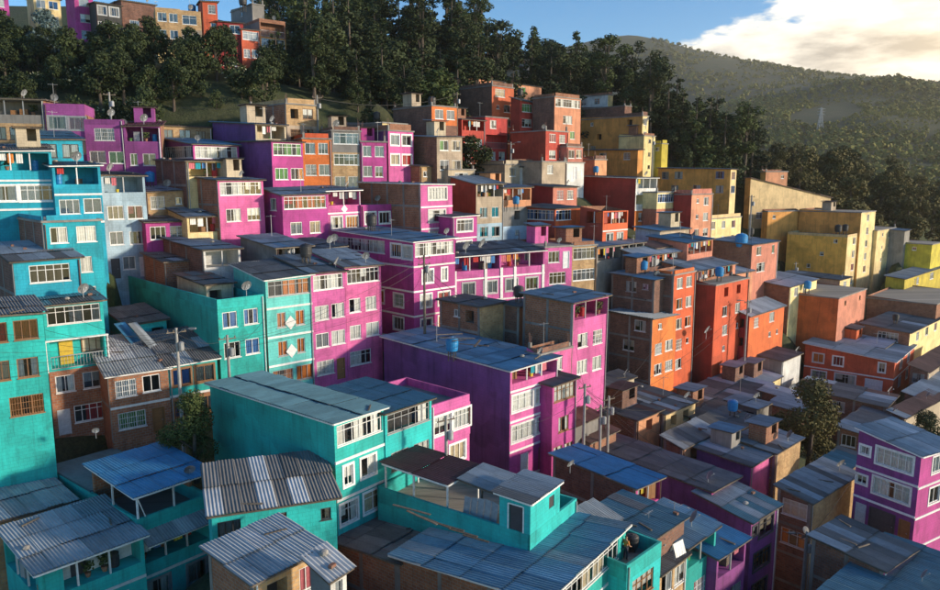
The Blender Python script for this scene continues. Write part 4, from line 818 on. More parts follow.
scatter(84, (455, 752), (160, 215), wood, 4.2)
def under(x, y, px, D):
    tree(x, y, 'broad', rnd.randrange(3), 'leaf_dark', rnd.uniform(.55, .85), 'low dark leafy tree filling the edge of the wood', 'low trees of the dark wood'); return True
scatter(42, (280, 475), (116, 150), under, 3.0); scatter(34, (545, 752), (158, 176), under, 3.0)
def slope(x, y, px, D):
    q = rnd.random(); v = rnd.randrange(3)
    if q < .45: tree(x, y, 'broad', v, 'leaf_dark', rnd.uniform(.6, 1.0), 'dark leafy tree on the slope between the violet row and the top houses', 'trees on the upper slope')
    elif q < .7: tree(x, y, 'bush', v, 'leaf_mid', rnd.uniform(.8, 1.6), 'flowering bush with pale blossom on the grassy upper slope', 'flowering bushes on the slope', 'bush', 'flower', cat='bush')
    else: tree(x, y, 'bush', v, 'leaf_dark', rnd.uniform(1.0, 1.9), 'dark bush on the grassy upper slope', 'bushes on the slope', 'bush', cat='bush')
    return True
scatter(62, (-30, 205), (97, 118), slope, 2.0); scatter(16, (200, 280), (97, 117), slope, 2.2)
def east(x, y, px, D):
    k = 'broad' if rnd.random() < .75 else 'euc'
    tree(x, y, k, rnd.randrange(3), 'leaf_olive', rnd.uniform(1.0, 1.4)*(.75 if k == 'euc' else 1.35), 'olive green tree in the belt behind the yellow houses' if k == 'broad' else 'tall thin olive tree in the belt behind the yellow houses', 'trees behind the yellow houses'); return True
scatter(44, (752, 935), (166, 225), east, 3.6)
def edge(x, y, px, D):
    tree(x, y, 'broad', rnd.randrange(3), 'leaf_dark', rnd.uniform(.7, 1.0), 'dark tree standing close to the houses on the slope top', 'trees by the top houses'); return True
scatter(9, (-20, 75), (112, 118), edge, 2.5); scatter(6, (120, 160), (110, 115), edge, 2.5)
p = P(48, 66, 108); tree(p.x, p.y, 'broad', 1, 'leaf_blue', 1.0, 'blue grey leaved tree among dark trees on the slope', None, zs=1.15)
for px, py, D, sc, lab in ((810, 446, 77, 1.35, 'dark bushy tree behind the brown house'), (776, 436, 77, .8, 'small dark tree beside the grey tin shed'), (196, 472, 52.5, .72, 'dark bush at the foot of the street houses'), (925, 428, 84, .9, 'dark tree below the white trimmed red house'),
                           (745, 605, 52, .45, 'dark tree beside the lamp pole and brown house'), (775, 250, 128, .8, 'dark tree between pink and yellow houses'), (890, 455, 72, .5, 'dark tree behind the purple house with white bands')):
    p = P(px, py, D); tree(p.x, p.y, 'near', 2, 'leaf_olive' if 800 < px < 830 else 'leaf_dark' if D > 60 else 'leaf_mid', sc, lab, None, z=p.z if px < 300 else None)
# far woods on the hills: beyond counting
def far_wood():
    rng = np.random.default_rng(5); vs = []; N = 0
    for (n, pxr, Dr, hgt) in ((10000, (560, 1150), (300, 980), 5.2), (5000, (480, 1150), (900, 1850), 7.5)):
        px = rng.uniform(*pxr, n); D = np.sqrt(rng.uniform(Dr[0]**2, Dr[1]**2, n)); x = (px-CX)/F*D; y = D*cp; z = heights(np.stack([x, y], 1), False)
        s = hgt*rng.uniform(.35, 1.35, n)*(.75+.4*np.sin(x*.021+y*.013)*np.sin(y*.017-x*.009))
        keep = np.sin(x*.019+1.3)*np.sin(y*.013+.4)+.5*np.sin(x*.043-y*.031) > -.62
        for i in range(n):
            if not keep[i]: continue
            m = 28; d = rng.normal(size=(m, 3)); d[:, 2] = np.abs(d[:, 2])*1.2+.15; d /= np.linalg.norm(d, axis=1)[:, None]
            p = np.array([x[i], y[i], z[i]-.1*s[i]])+d*s[i]*np.array([.75, .75, .9])*rng.uniform(.7, 1, m)[:, None]
            nn = d+rng.normal(size=(m, 3))*.35; t = np.cross(nn, rng.normal(size=(m, 3))); t /= np.linalg.norm(t, axis=1)[:, None]; bt = np.cross(t, nn); bt /= np.linalg.norm(bt, axis=1)[:, None]; q = s[i]*rng.uniform(.14, .28, m)[:, None]
            vs.append(np.stack([p-t*q, p+bt*q, p+t*q, p-bt*q], 1)); N += m
    v = np.concatenate(vs).reshape(-1, 3); me = bpy.data.meshes.new('far_woods'); me.from_pydata(v.tolist(), [], np.arange(4*N).reshape(-1, 4).tolist()); me.materials.append(MATS['leaf_hill'])
    o = link('far_woods', me); o['kind'] = 'stuff'; o['label'] = 'olive green woods covering the far hills'; o['category'] = 'woods'
far_wood()
# ---------------------------------------------------------------- details on houses
def part(H, name, build, mat, parent=None):
    b = MB(); build(b); return link(name, b.mesh(name, [mat]), parent or H.e)
# white diamonds on the fronts
def diamond(H, u, z, s=.55):
    def f(b):
        i = len(b.v)
        for y in (-.04, 0.0): b.v += [(u-s, y, z), (u, y, z-s*1.15), (u+s, y, z), (u, y, z+s*1.15)]
        b.f += [(i, i+1, i+2, i+3)]+[(i+k, i+4+k, i+4+(k+1) % 4, i+(k+1) % 4) for k in range(4)]; b.m += [0]*5
    part(H, 'diamond_panel', f, 'white_frame')
diamond(H_MINT, H_MINT.wr*.5, H_MINT.H-4.0); diamond(H_MINT, H_MINT.wr*.5, H_MINT.H-6.55)
diamond(H_DIA, H_DIA.wr*.5, H_DIA.H-2.1, .45); diamond(H_DIA, H_DIA.wr*.5, H_DIA.H-4.9, .45)
for fr_ in (.02, .34, .51, .66, .98): part(H_PIL, 'pilaster', lambda b: b.box(H_PIL.wr*fr_-.17, H_PIL.wr*fr_+.17, -.085, -.005, H_PIL.H-5.0, H_PIL.H-1.55), 'white_frame')
part(H_LEFT, 'back_panel', lambda b: b.box(.25, H_LEFT.wr-.25, 1.25, 1.28, H_LEFT.H-1.62, H_LEFT.H-.2), 'w')
part(H_LEFT, 'gallery_door', lambda b: b.box(H_LEFT.wr*.35, H_LEFT.wr*.35+.85, 1.2, 1.248, H_LEFT.H-1.6, H_LEFT.H-.35), 'door_dark')
# balcony door, window and plants
zb = H_BALC.H-5.1
part(H_BALC, 'door', lambda b: b.box(H_BALC.wr*.24, H_BALC.wr*.24+.95, 1.2, 1.28, zb+.17, zb+2.2), 'door_yellow')
part(H_BALC, 'window', lambda b: [b.box(H_BALC.wr*.62, H_BALC.wr*.62+1.6, 1.22, 1.28, zb+.95, zb+2.1)], 'wood_frame')
part(H_BALC, 'pane', lambda b: [b.box(H_BALC.wr*.62+.08+k*.5, H_BALC.wr*.62+.5+k*.5, 1.2, 1.218, zb+1.03, zb+2.02) for k in range(3)], 'cloth_cream')
def slats(b):
    for z in (.06,): b.box(-.15, H_BALC.wr+.15, -.35, .0, zb+2.36, zb+2.46)
    for x in (-.1, H_BALC.wr+.04): b.box(x, x+.07, -.33, -.26, zb, zb+2.36)
part(H_BALC, 'balcony_frame', slats, 'white_frame')
# sheet canopy on posts, in a house's own axes
def canopy(H, x0, x1, y0, y1, z0, z1, mats, posts, floor, edge='white_frame', seed=3, run='y'):
    zf = lambda x, y: z0+(z1-z0)*(y-y0)/(y1-y0)
    b = MB()
    for (p, q) in (((x0, y0), (x1, y0)), ((x1, y0), (x1, y1)), ((x1, y1), (x0, y1)), ((x0, y1), (x0, y0))):
        xa, xb = sorted((p[0], q[0])); ya, yb = sorted((p[1], q[1])); 
        i = len(b.v); pa, pb = Vector((p[0], p[1], zf(*p))), Vector((q[0], q[1], zf(*q))); d = (pb-pa).normalized(); s = d.cross(Vector((0, 0, 1))).normalized()*.05
        for pt in (pa, pb):
            for sg, z in ((-1, -.08), (1, -.08), (1, .03), (-1, .03)): b.v.append(tuple(pt+s*sg+Vector((0, 0, z))))
        for f_ in ((0, 1, 2, 3), (4, 7, 6, 5), (0, 4, 5, 1), (1, 5, 6, 2), (2, 6, 7, 3), (3, 7, 4, 0)): b.f.append(tuple(i+k for k in f_)); b.m.append(0)
    c = link('canopy', b.mesh('canopy', [edge]), H.e)
    roof_sheets(c, x0-.1, x1+.1, y0-.1, y1+.1, zf, run, mats, H.D, seed, name='canopy_sheet')
    for (x, y) in posts: part(H, 'canopy_post', lambda b: b.box(x-.05, x+.05, y-.05, y+.05, floor, zf(x, y)-.08), edge)
    return c
H = H_CANOPY; zp = H.H
canopy(H, -.25, H.wr+.25, -.25, 6.2, zp+1.5, zp+2.0, ['bright_blue'], [(.06, .06), (H.wr-.06, .06), (H.wr*.5, .06), (.06, 3.2), (H.wr-.06, 3.2)], zp)
part(H, 'upper_roof', lambda b: b.box(.0, H.wr, 6.3, H.wl, zp-.85, zp+.12), 'teal_zinc')
part(H, 'back_wall', lambda b: b.box(.2, H.wr-.2, 6.05, 6.28, zp-.9, zp+1.75), 'b')
part(H, 'side_wall', lambda b: b.box(H.wr-.25, H.wr-.05, 2.0, 6.0, zp, zp+1.6), 'b')
part(H, 'brace', lambda b: b.tube([(.06, .0, zp+1.4), (.5, .0, zp+.02)], .035, 6), 'white_frame')
# lean-to roof over the gallery of the canopy house
zg = H.H-.9-.5+.25
cl = canopy(H, .05, H.wr+.3, -1.1, -.06, zg-.3, zg+.15, ['zinc', 'pale_zinc'], [], 0, seed=8)
# roof terrace house with maroon canopy, grey sheets and roof room
H = H_PENT; fz = H.H-1.0
canopy(H, .3, 4.0, H.wl-5.6, H.wl-.2, fz+2.35, fz+2.55, ['maroon_zinc'], [(.4, H.wl-5.5), (.4, H.wl-2.8), (3.8, H.wl-5.5), (.4, H.wl-.4), (3.8, H.wl-.4)], fz, seed=5)
canopy(H, 1.2, 4.2, 2.4, H.wl-5.8, fz+2.2, fz+2.5, ['zinc', 'pale_zinc'], [(1.3, 2.5), (1.3, 4.2)], fz, seed=6, edge='wood')
RX, RY = min(3.6, H.wr-.1), 2.1
def room(b):
    b.box(0.004, .12, .004, .5, fz+1.0, fz+2.9); b.box(.004, .12, 1.45, RY, fz+1.0, fz+2.9); b.box(.004, .12, .5, 1.45, fz+2.55, fz+2.9)
    b.box(.12, RX*.62, .004, .12, fz+1.0, fz+2.9); b.box(RX*.62, RX*.8, .004, .12, fz+1.0, fz+1.7); b.box(RX*.62, RX*.8, .004, .12, fz+2.45, fz+2.9); b.box(RX*.8, RX, .004, .12, fz+1.0, fz+2.9)
    b.box(RX-.12, RX, .12, RY, fz, fz+2.9); b.box(.12, RX-.12, RY-.12, RY, fz, fz+2.9)
part(H, 'roof_room', room, 't')
part(H, 'room_door', lambda b: b.box(.06, .1, .55, 1.4, fz+1.0, fz+2.5), 'door_dark')
part(H, 'room_window', lambda b: [b.box(RX*.62, RX*.8, .05, .08, fz+1.7, fz+2.45)], 'dark_frame')
part(H, 'room_frame', lambda b: [b.box(-.02, .0, .42, .5, fz+1.0, fz+2.6), b.box(-.02, .0, 1.45, 1.53, fz+1.0, fz+2.6), b.box(-.02, .0, .5, 1.45, fz+2.55, fz+2.63)], 'white_frame')
canopy(H, -.15, RX+.1, -.15, RY+.3, fz+2.95, fz+3.05, ['fibre', 'zinc'], [], fz, seed=9)
part(H, 'tarpaulin', lambda b: [b.quad((.7, 2.6+k*.5, fz+1.9+.1*math.sin(k)), (.75, 3.1+k*.5, fz+1.9+.1*math.sin(k+1)), (.5, 3.1+k*.5, fz+.6), (.45, 2.6+k*.5, fz+.6)) for k in range(5)], 'cloth_grey')
# ---------------------------------------------------------------- tanks, dishes, aerials, planks
def prj(px, py, D): return P(px, py, D)
def tank(px, py, D, mat, label, s=1.0):
    global LASTT; p = P(px, py, D); e = LASTT = bpy.data.objects.new('water_tank', None); COL.objects.link(e); e.location = p; e.scale = (s, s, s); tag(e, label, 'water tank')
    def body():
        b = MB(); b.lathe([(.42, 0), (.5, .05), (.55, .3), (.56, .34), (.55, .38), (.57, .7), (.58, .74), (.57, .78), (.58, 1.05), (.5, 1.12)], 18); return b.mesh('body', [mat])
    def lid():
        b = MB(); b.lathe([(.5, 1.10), (.52, 1.13), (.5, 1.17), (.3, 1.27), (.12, 1.29), (.11, 1.33), (.03, 1.34)], 18); return b.mesh('lid', [mat])
    def stand():
        b = MB()
        for q in range(4): a = q*math.pi/2+.4; b.box(math.cos(a)*.35-.05, math.cos(a)*.35+.05, math.sin(a)*.35-.05, math.sin(a)*.35+.05, -.9, 0)
        return b.mesh('stand', ['wood'])
    link('body', cached(('tk', mat), body), e); link('lid', cached(('tl', mat), lid), e); link('stand', cached('ts', stand), e)
tank(452, 351, 63, 'tank_blue', 'blue plastic water tank on the long purple house roof', .95)
tank(741, 247, 112, 'tank_blue', 'blue water tank on the roof of the pink house', 1.6)
tank(432, 106, 105, 'tank_black', 'black water tank on the brick house with orange top')
tank(29, 148, 73, 'tank_black', 'black water tank behind turquoise house with blue roof', 1.0)
tank(243, 5, 127, 'tank_black', 'black water tank on the grey concrete rooftop room', 1.2)
tank(838, 232, 141, 'tank_black', 'black water tank on the big yellow house', 1.1); tank(845, 231, 142.5, 'tank_black', 'second black water tank beside the first on the big yellow house', 1.0)
tank(516, 204, 98, 'tank_blue', 'small blue tank on grey blue loft house', .8)
tank(632, 548, 46, 'tank_black', 'black tank standing on the low teal roof terrace', .7)
def dish(px, py, D, az, label, s=1.0):
    global LASTD; p = P(px, py, D); e = LASTD = bpy.data.objects.new('satellite_dish', None); COL.objects.link(e); e.location = p; e.scale = (s, s, s); e.rotation_euler = (0, 0, R(az)); tag(e, label, 'satellite dish')
    def d():
        b = MB(); n = 16; rings = []
        for k in range(5):
            r_ = .4*k/4; y = .35*r_*r_/.16*.25; rings.append([(r_*math.cos(t*2*math.pi/n), y, r_*math.sin(t*2*math.pi/n)*1.08) for t in range(n)])
        for a_, b_ in zip(rings, rings[1:]):
            for t in range(n): b.quad(a_[t], a_[(t+1) % n], b_[(t+1) % n], b_[t])
        for i, v in enumerate(b.v): x, y, z = v; c, s_ = math.cos(-.5), math.sin(-.5); b.v[i] = (x, -(y*c-z*s_), y*s_+z*c+.7)
        return b.mesh('reflector', ['pale_zinc'])
    def m():
        b = MB(); b.tube([(0, 0, -.3), (0, 0, .55), (0, -.02, .68)], .03, 6); b.tube([(0, -.02, .38), (0, -.42, .72)], .015, 5); b.box(-.04, .04, -.48, -.4, .68, .78); return b.mesh('mast', ['steel'])
    link('reflector', cached('dishr', d), e); link('mast', cached('dishm', m), e)
dish(96, 436, 50, 30, 'grey satellite dish behind the teal roof with canopy', .6); dish(481, 251, 84, 60, 'white satellite dish on the long pink house roof', 1.4); dish(123, 130, 84, 40, 'blue satellite dish on violet terrace house', 1.2)
dish(646, 126, 148, 60, 'satellite dish on the large ochre house', 1.8); dish(706, 336, 92, 50, 'satellite dish on the orange house front', 1.3); dish(190, 478, 48, 30, 'satellite dish beside dark bush and canopy', .9)
dish(570, 470, 54, 40, 'satellite dish beside the bright blue roof', .8); dish(330, 246, 72, 40, 'satellite dish on the mossy shed roof', 1.0); dish(806, 536, 58, 200, 'lamp like dish on brown house corner', .7)
def plank(px, py, D, ln, rz, ry, mat, label, w=.22, t=.04):
    b = MB(); b.box(0, ln, -w/2, w/2, 0, t); o = link('plank', b.mesh('plank', [mat]), None); o.location = P(px, py, D); o.rotation_euler = (0, R(ry), R(rz)); tag(o, label, 'plank', 'loose planks and sheets'); return o
plank(119, 323, 62, 4.2, -32, 33, 'bright_blue', 'blue board leaning on the teal shed', 1.0); plank(132, 323, 61.8, 4.2, -32, 33, 'zinc', 'grey sheet leaning beside the blue board', .8)
for k in range(5): plank(430+k*11+rnd.uniform(-6, 6), 335+k*3, 62-.2*k, rnd.uniform(1.2, 3.2), rnd.uniform(-40, 90), rnd.uniform(-6, 3), 'wood', 'loose plank lying on the long blue roof', .2)
for k in range(6): plank(393+k*14, 505+k*6, 43.5-k*.25, rnd.uniform(1.5, 2.6), rnd.uniform(-40, -25), rnd.uniform(-2, 6), 'wood', 'loose plank on the cluttered roof terrace', .16)
# small weights and bits on sheet roofs
wt = {}
def weight_mesh(k):
    def fn():
        b = MB(); r = random.Random(k)
        if k % 3 == 0: b.box(-.17, .17, -.1, .1, 0, .16)
        elif k % 3 == 1: b.lathe([(.1, 0), (.2, .05), (.22, .12), (.15, .2), (.05, .22)], 7)
        else: b.box(-.6, .6, -.05, .05, 0, .07)
        return b.mesh('roof_weight', [['bd', 'stone', 'wood'][k % 3]])
    return cached(('wt', k), fn)
KN = ['brick', 'stone', 'batten']
for H in HOUSES:
    if H.D > 92 or H.e.children is None: continue
    if not any(c.name.startswith('roof') and len(c.children) for c in H.e.children): continue
    r = random.Random(int(H.D*100)+int(H.wr*1000))
    for q in range(r.randrange(0, 4)):
        x, y = r.uniform(.2, H.wr-.2), r.uniform(.2, H.wl-.2); k = r.randrange(6); o = link('roof_'+KN[k % 3], weight_mesh(k), None); o.location = H.mw @ Vector((x, y, H.zf(x, y)+.10)); o.rotation_euler = (0, 0, r.uniform(0, 3))
        tag(o, 'loose %s lying on the %s' % (KN[k % 3], ' '.join(H.label.split()[:11])), KN[k % 3], 'weights on the roofs')
# more tanks and dishes scattered over the roofs
rr = random.Random(21)
for H in HOUSES:
    if H.D > 128 or H.wr < 2.5 or H in (H_CANOPY, H_PENT): continue
    short = ' '.join(H.label.split()[:11])
    def wp(x, y): w = H.mw @ Vector((x, y, H.zf(x, y)+.12)); return w
    if rr.random() < .22 and H.D > 60:
        w = wp(rr.uniform(.8, H.wr-.8), rr.uniform(H.wl*.4, H.wl-.8)); mt = rr.choice(['tank_black', 'tank_black', 'tank_blue']); tank(470, 295, 60, mt, '%s tank on the %s' % (mt[5:], short), rr.uniform(.75, 1.05)); LASTT.location = w+Vector((0, 0, .5))
    if rr.random() < .26:
        w = wp(rr.uniform(.3, H.wr-.3), rr.uniform(.2, 1.2)); dish(470, 295, 60, rr.uniform(20, 90), 'satellite dish on the %s' % short, rr.uniform(.8, 1.2)); LASTD.location = w
    if rr.random() < .22:
        w = wp(rr.uniform(.3, H.wr-.3), rr.uniform(.3, H.wl-.3)); b = MB(); hh = rr.uniform(1.5, 2.8); b.tube([(0, 0, -.2), (0, 0, hh)], .022, 5); b.tube([(-.5, 0, hh-.15), (.5, 0, hh-.15)], .012, 4); [b.tube([(x, -.3+.04*k, hh-.15), (x, .3-.04*k, hh-.15)], .01, 4) for k, x in enumerate((-.45, -.25, -.05, .15, .35))]
        o = link('aerial', b.mesh('aerial', ['steel']), None); o.location = w; o.rotation_euler = (0, 0, rr.uniform(0, 3)); tag(o, 'television aerial on the %s' % short, 'aerial')
# ---------------------------------------------------------------- poles and cables
TOPS = {}
def pole(key, px, py, D, label, lamp=0, wood=False, arms=1):
    p = P(px, py, D); z = heights([(p.x, p.y)], False)[0]; ht = max(3.0, p.z-z); ht = min(ht, 14); e = bpy.data.objects.new('utility_pole', None); COL.objects.link(e); e.location = (p.x, p.y, p.z-ht); tag(e, label, 'pole'); TOPS[key] = p
    b = MB(); b.tube([(0, 0, -.8), (0, 0, ht)], [.17, .1], 9); link('shaft', b.mesh('shaft', ['wood' if wood else 'pole_concrete']), e)
    for k in range(arms): b = MB(); b.box(-.7, .7, -.04, .04, ht-.35-k*.6, ht-.27-k*.6); [b.tube([(x, 0, ht-.27-k*.6), (x, 0, ht-.12-k*.6)], .04, 6) for x in (-.6, -.2, .6)]; o = link('crossarm', b.mesh('crossarm', ['wood']), e, rz=.6)
    b = MB(); b.lathe([(.16, ht-1.7), (.2, ht-1.65), (.2, ht-1.1), (.1, ht-1.02)], 10); b.v = [(x+.3, y, z_) for x, y, z_ in b.v]; link('transformer' if wood else 'junction_box', b.mesh('box', ['steel']), e)
    if lamp: b = MB(); b.tube([(0, 0, ht-.5), (.5*lamp, -.1, ht-.1), (1.1*lamp, -.15, ht)], .03, 6); b.box(min(1.0*lamp, 1.5*lamp), max(1.0*lamp, 1.5*lamp), -.25, -.05, ht-.06, ht+.05); link('street_lamp', b.mesh('street_lamp', ['pale_zinc']), e)
pole('a', 176, 328, 54, 'concrete street lamp pole before the brick house', 1); pole('b', 227, 335, 58.5, 'concrete pole beside the teal end house'); pole('c', 424, 255, 70, 'tall wooden pole with transformer beside magenta corner house', 0, True, 2)
pole('d', 585, 384, 62, 'concrete pole beside the tall pink tower', 0); pole('e', 601, 405, 63, 'short concrete pole among ruined shacks'); pole('f', 609, 396, 64.5, 'concrete pole in front of whitewashed shack', 0)
pole('g', 748, 300, 96, 'street lamp pole before the orange house with pale roof', -1); pole('h', 752, 195, 116, 'concrete pole between pink and yellow houses', 0, False, 1); pole('i', 807, 532, 56.5, 'pole with lamp before brown house', -1)
pole('j', 446, 416, 50, 'thin pole before the small pink house'); pole('k', 457, 92, 112, 'dark wooden pole beside brick house with orange top', 0, True); pole('l', 317, 95, 95, 'thin pole on the orange brick house'); pole('m', 109, 92, 88, 'thin pole behind the violet house', 0)
pole('n', 511, 142, 116, 'lamp pole against the dark red side wall', 1); pole('o', 653, 136, 146, 'pole beside the slim cream house'); pole('q', 796, 262, 135, 'slim pole below the big yellow house')
def cable(p, q, sag, label, r=.018):
    b = MB(); n = 14; b.tube([tuple(p.lerp(q, i/n)-Vector((0, 0, sag*4*(i/n)*(1-i/n)))) for i in range(n+1)], r, 4, cap=False); o = link('power_cable', b.mesh('power_cable', ['cable']), None); tag(o, label, 'cable', 'power cables'); return o
T = TOPS; dz = Vector((0, 0, -.4))
PL = dict(a='street lamp pole', b='teal end house pole', c='wooden transformer pole', d='pole beside the pink tower', f='whitewashed shack pole', g='orange house lamp pole', h='yellow house pole', i='pole before the brown house', k='dark wooden pole', l='orange brick house pole', m='violet house pole')
for x, y, s in (('m', 'l', 1.5), ('l', 'k', 1.2), ('a', 'b', .5), ('b', 'c', .8), ('d', 'f', .3), ('f', 'g', 1.0), ('g', 'h', 1.2), ('d', 'i', 1.0)):
    for j in range(2 if x not in 'lm' else 1): cable(T[x]+dz*(1+j*1.2)+Vector((.2*j, 0, 0)), T[y]+dz*(1+j*1.2)+Vector((.2*j, 0, 0)), s+.2*j, 'black cable from %s to %s' % (PL[x], PL[y]), .014 if x in 'abdf' else .022)
for j, (q, nm) in enumerate(((P(-10, 352, 47), 'teal street house with big barred window'), (P(-10, 365, 47), 'teal street house with big barred window'), (P(45, 330, 54), 'balcony house'), (P(160, 370, 54.5), 'brick house with orange band'))):
    cable(T['a']+dz*(1+j*.7), q, .5, 'thin black cable from lamp pole to the '+nm, .013)
for j, (q, nm) in enumerate(((P(330, 310, 63), 'pink row house'), (P(380, 300, 64.5), 'pink row house'), (P(265, 318, 61.5), 'mint green house'), (P(410, 300, 73), 'large magenta corner house'))):
    cable(T['b']+dz*(1+j*.7), q, .5, 'thin cable from teal end house pole to the '+nm, .013)
for j, (q, nm) in enumerate(((P(575, 340, 65.5), 'pink tower'), (P(560, 420, 60.5), 'white glazed magenta house'), (P(640, 418, 72.5), 'apricot shack'), (P(512, 430, 58.5), 'long purple house'))):
    cable(T['d']+dz*(1+j*.6), q, .4, 'thin black cable from the tower pole to the '+nm, .013)
for j, (x, y, d, nm) in enumerate(((-12, 333, 47, 'barred window house'), (-12, 380, 47.5, 'barred window house'), (60, 345, 54, 'balcony house'), (100, 372, 54.8, 'balcony house'), (40, 300, 55, 'turquoise house'), (214, 372, 58, 'small teal upper house'))):
    cable(T['a']+dz*(.8+j*.5), P(x, y, d), .35+.1*j, 'thin cable from street lamp pole to the '+nm, .013)
for j, (x, y, d, nm) in enumerate(((360, 262, 66, 'pink row house'), (455, 290, 79, 'pink pilaster house'), (413, 290, 74, 'magenta corner house'), (480, 305, 70, 'brick hut'), (500, 345, 62, 'purple house roof'))):
    cable(T['c']+dz*(1+j*.6), P(x, y, d), .4, 'thin cable from wooden transformer pole to the '+nm, .014)
for j, (x, y, d, nm) in enumerate(((668, 330, 86, 'orange house'), (575, 375, 64, 'pink tower'), (664, 408, 76, 'cream shack'), (685, 442, 69, 'apricot row'))):
    cable(T['f']+dz*(1+j*.5), P(x, y, d), .4, 'thin cable from whitewashed shack pole to the '+nm, .014)
for j, (x, y, d, nm) in enumerate(((780, 512, 58, 'purple house'), (858, 470, 58, 'white banded house'), (860, 560, 52, 'low magenta house'))):
    cable(T['i']+dz*(1+j*.5), P(x, y, d), .4, 'thin cable from brown house pole to the '+nm, .014)
# ---------------------------------------------------------------- pylon on the hill
def pylon():
    Ds = np.arange(330, 900, 10.0); cand = [P(820, 130, d) for d in Ds]; zz = heights([(q.x, q.y) for q in cand], False); i_ = int(np.argmin([abs(q.z-v) for q, v in zip(cand, zz)])); DP = float(Ds[i_]); p = cand[i_]; z = zz[i_]; e = bpy.data.objects.new('pylon', None); COL.objects.link(e); e.location = (p.x, p.y, z); tag(e, 'pale lattice power pylon on the wooded hill', 'pylon')
    ht = P(820, 108, DP).z-z; b = MB(); f = lambda t: (2.2*(1-t)**1.3+.55)*ht/24
    for sx in (-1, 1):
        for sy in (-1, 1): b.tube([(sx*f(t/6), sy*f(t/6), ht*t/6) for t in range(7)], .22, 4)
    for t in range(6):
        a, c = f(t/6), f((t+1)/6); z0, z1 = ht*t/6, ht*(t+1)/6
        for s in (-1, 1): b.tube([(-a, s*a, z0), (c, s*c, z1)], .13, 4); b.tube([(a, s*a, z0), (-c, s*c, z1)], .13, 4); b.tube([(s*a, -a, z0), (s*c, c, z1)], .13, 4)
    link('tower', b.mesh('tower', ['steel']), e)
    for k in (.72, .84, .96): b = MB(); b.box(-3.4, 3.4, -.2, .2, ht*k-.2, ht*k+.2); link('arm', b.mesh('arm', ['steel']), e)
pylon()
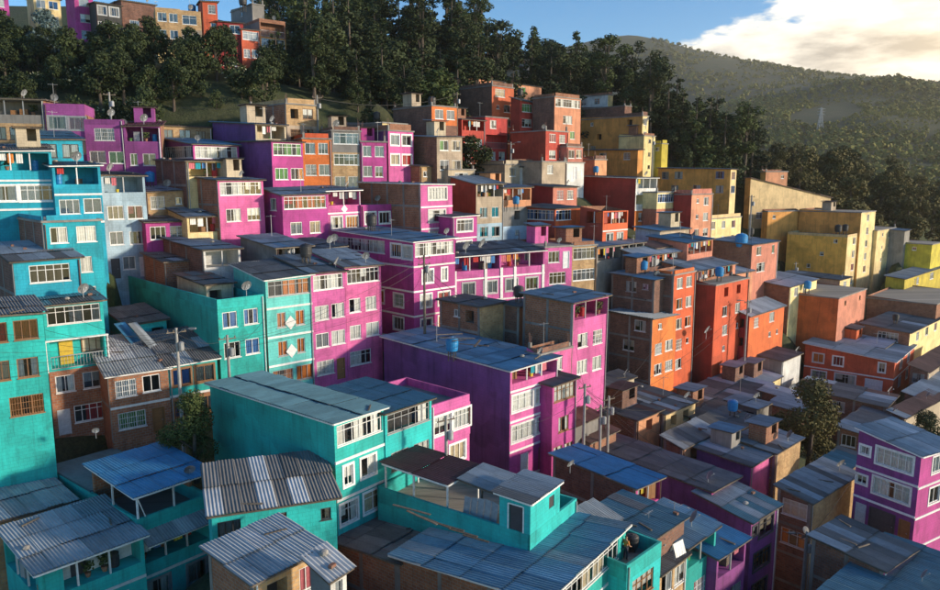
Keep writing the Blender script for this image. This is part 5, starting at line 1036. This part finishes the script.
# ---------------------------------------------------------------- people
def skinned(name, pts, edges, rad, mat, parent, root=0):
    me = bpy.data.meshes.new(name); me.from_pydata(pts, edges, []); me.materials.append(M(mat)); o = link(name, me, parent)
    md = o.modifiers.new('skin', 'SKIN'); sk = me.skin_vertices[0].data
    for i, r_ in enumerate(rad): sk[i].radius = (r_, r_)
    sk[root].use_root = True; sb = o.modifiers.new('sub', 'SUBSURF'); sb.levels = 2; sb.render_levels = 2; return o
def person(loc, rz, top, trousers, label, sc=1.0):
    e = bpy.data.objects.new('person', None); COL.objects.link(e); e.location = loc; e.rotation_euler = (0, 0, rz); e.scale = (sc, sc, sc); tag(e, label, 'person')
    pts = [(0, 0, .93), (0, 0, 1.18), (0, .01, 1.38), (0, 0, 1.48), (0, -.02, 1.56), (0, -.02, 1.68), (.19, 0, 1.38), (.27, -.02, 1.12), (.25, -.22, .98), (.23, -.30, .97), (-.19, 0, 1.38), (-.27, -.02, 1.12), (-.25, -.22, .98), (-.23, -.30, .97),
           (.1, 0, .88), (.11, -.02, .48), (.11, .02, .08), (.11, -.12, .03), (-.1, 0, .88), (-.11, -.02, .48), (-.11, .02, .08), (-.11, -.12, .03)]
    ed = [(0, 1), (1, 2), (2, 3), (3, 4), (4, 5), (2, 6), (6, 7), (7, 8), (8, 9), (2, 10), (10, 11), (11, 12), (12, 13), (0, 14), (14, 15), (15, 16), (16, 17), (0, 18), (18, 19), (19, 20), (20, 21)]
    rad = [.13, .12, .12, .06, .085, .09, .06, .045, .035, .04, .06, .045, .035, .04, .085, .06, .045, .04, .085, .06, .045, .04]
    skinned('body', pts, ed, rad, 'skin', e)
    skinned('shirt', [pts[i] for i in (0, 1, 2, 6, 7, 10, 11)], [(0, 1), (1, 2), (2, 3), (3, 4), (2, 5), (5, 6)], [.15, .145, .14, .08, .06, .08, .06], top, e)
    skinned('trousers', [pts[i] for i in (0, 14, 15, 16, 18, 19, 20)], [(0, 1), (1, 2), (2, 3), (0, 4), (4, 5), (5, 6)], [.145, .1, .075, .06, .1, .075, .06], trousers, e)
    skinned('hair', [(0, .02, 1.62), (0, .02, 1.73)], [(0, 1)], [.095, .085], 'hair', e); return e
H = H_RED; q = H.mw @ Vector((H.wr*.5, 1.3, H.H-.9)); person(q, 2.2, 'cloth_orange', 'cloth_dark', 'person in an orange top standing behind the low teal parapet', .9)

def sheet_on_rack():
    e = bpy.data.objects.new('clothes_rack', None); COL.objects.link(e); q = P(677, 556, 46.6); e.location = q; e.rotation_euler = (0, 0, .7); e.scale = (.7, .7, .75); tag(e, 'white sheet drying on a rack beside the teal terrace', 'clothes rack')
    b = MB(); [b.tube([(x, -.35, 0), (x, 0, 1.25), (x, .35, 0)], .02, 5) for x in (-.8, .8)]; b.tube([(-.8, 0, 1.25), (.8, 0, 1.25)], .02, 5); link('frame', b.mesh('frame', ['steel']), e)
    b = MB(); n = 14
    for i in range(n):
        x0, x1 = -.75+1.5*i/n, -.75+1.5*(i+1)/n; w0, w1 = .03*math.sin(i*1.7), .03*math.sin((i+1)*1.7)
        b.quad((x0, -.42+w0, .2), (x1, -.42+w1, .2), (x1, -.02, 1.29), (x0, -.02, 1.29)); b.quad((x0, .3+w0, .5), (x1, .3+w1, .5), (x1, -.02, 1.29), (x0, -.02, 1.29))
    link('sheet', b.mesh('sheet', ['cloth_white']), e)
sheet_on_rack()
# ---------------------------------------------------------------- haze in the valley air
def haze():
    b = MB(); b.box(-2400, 2400, -60, 2400, ZLO, ZHI); me = b.mesh('haze', []); o = link('haze', me); o['kind'] = 'stuff'; o['label'] = 'pale warm evening haze over the hillside'; o['category'] = 'haze'
    m = bpy.data.materials.new('haze_air'); m.use_nodes = True; N = m.node_tree.nodes; L = m.node_tree.links; N.clear(); out = N.new('ShaderNodeOutputMaterial'); v = N.new('ShaderNodeVolumePrincipled')
    v.inputs['Color'].default_value = (1.0, 0.97, 0.92, 1); v.inputs['Density'].default_value = HAZE; v.inputs['Anisotropy'].default_value = 0.45; L.new(v.outputs[0], out.inputs['Volume']); me.materials.append(m)
HAZE = 0.00013
ZLO = -260; ZHI = 400

haze()
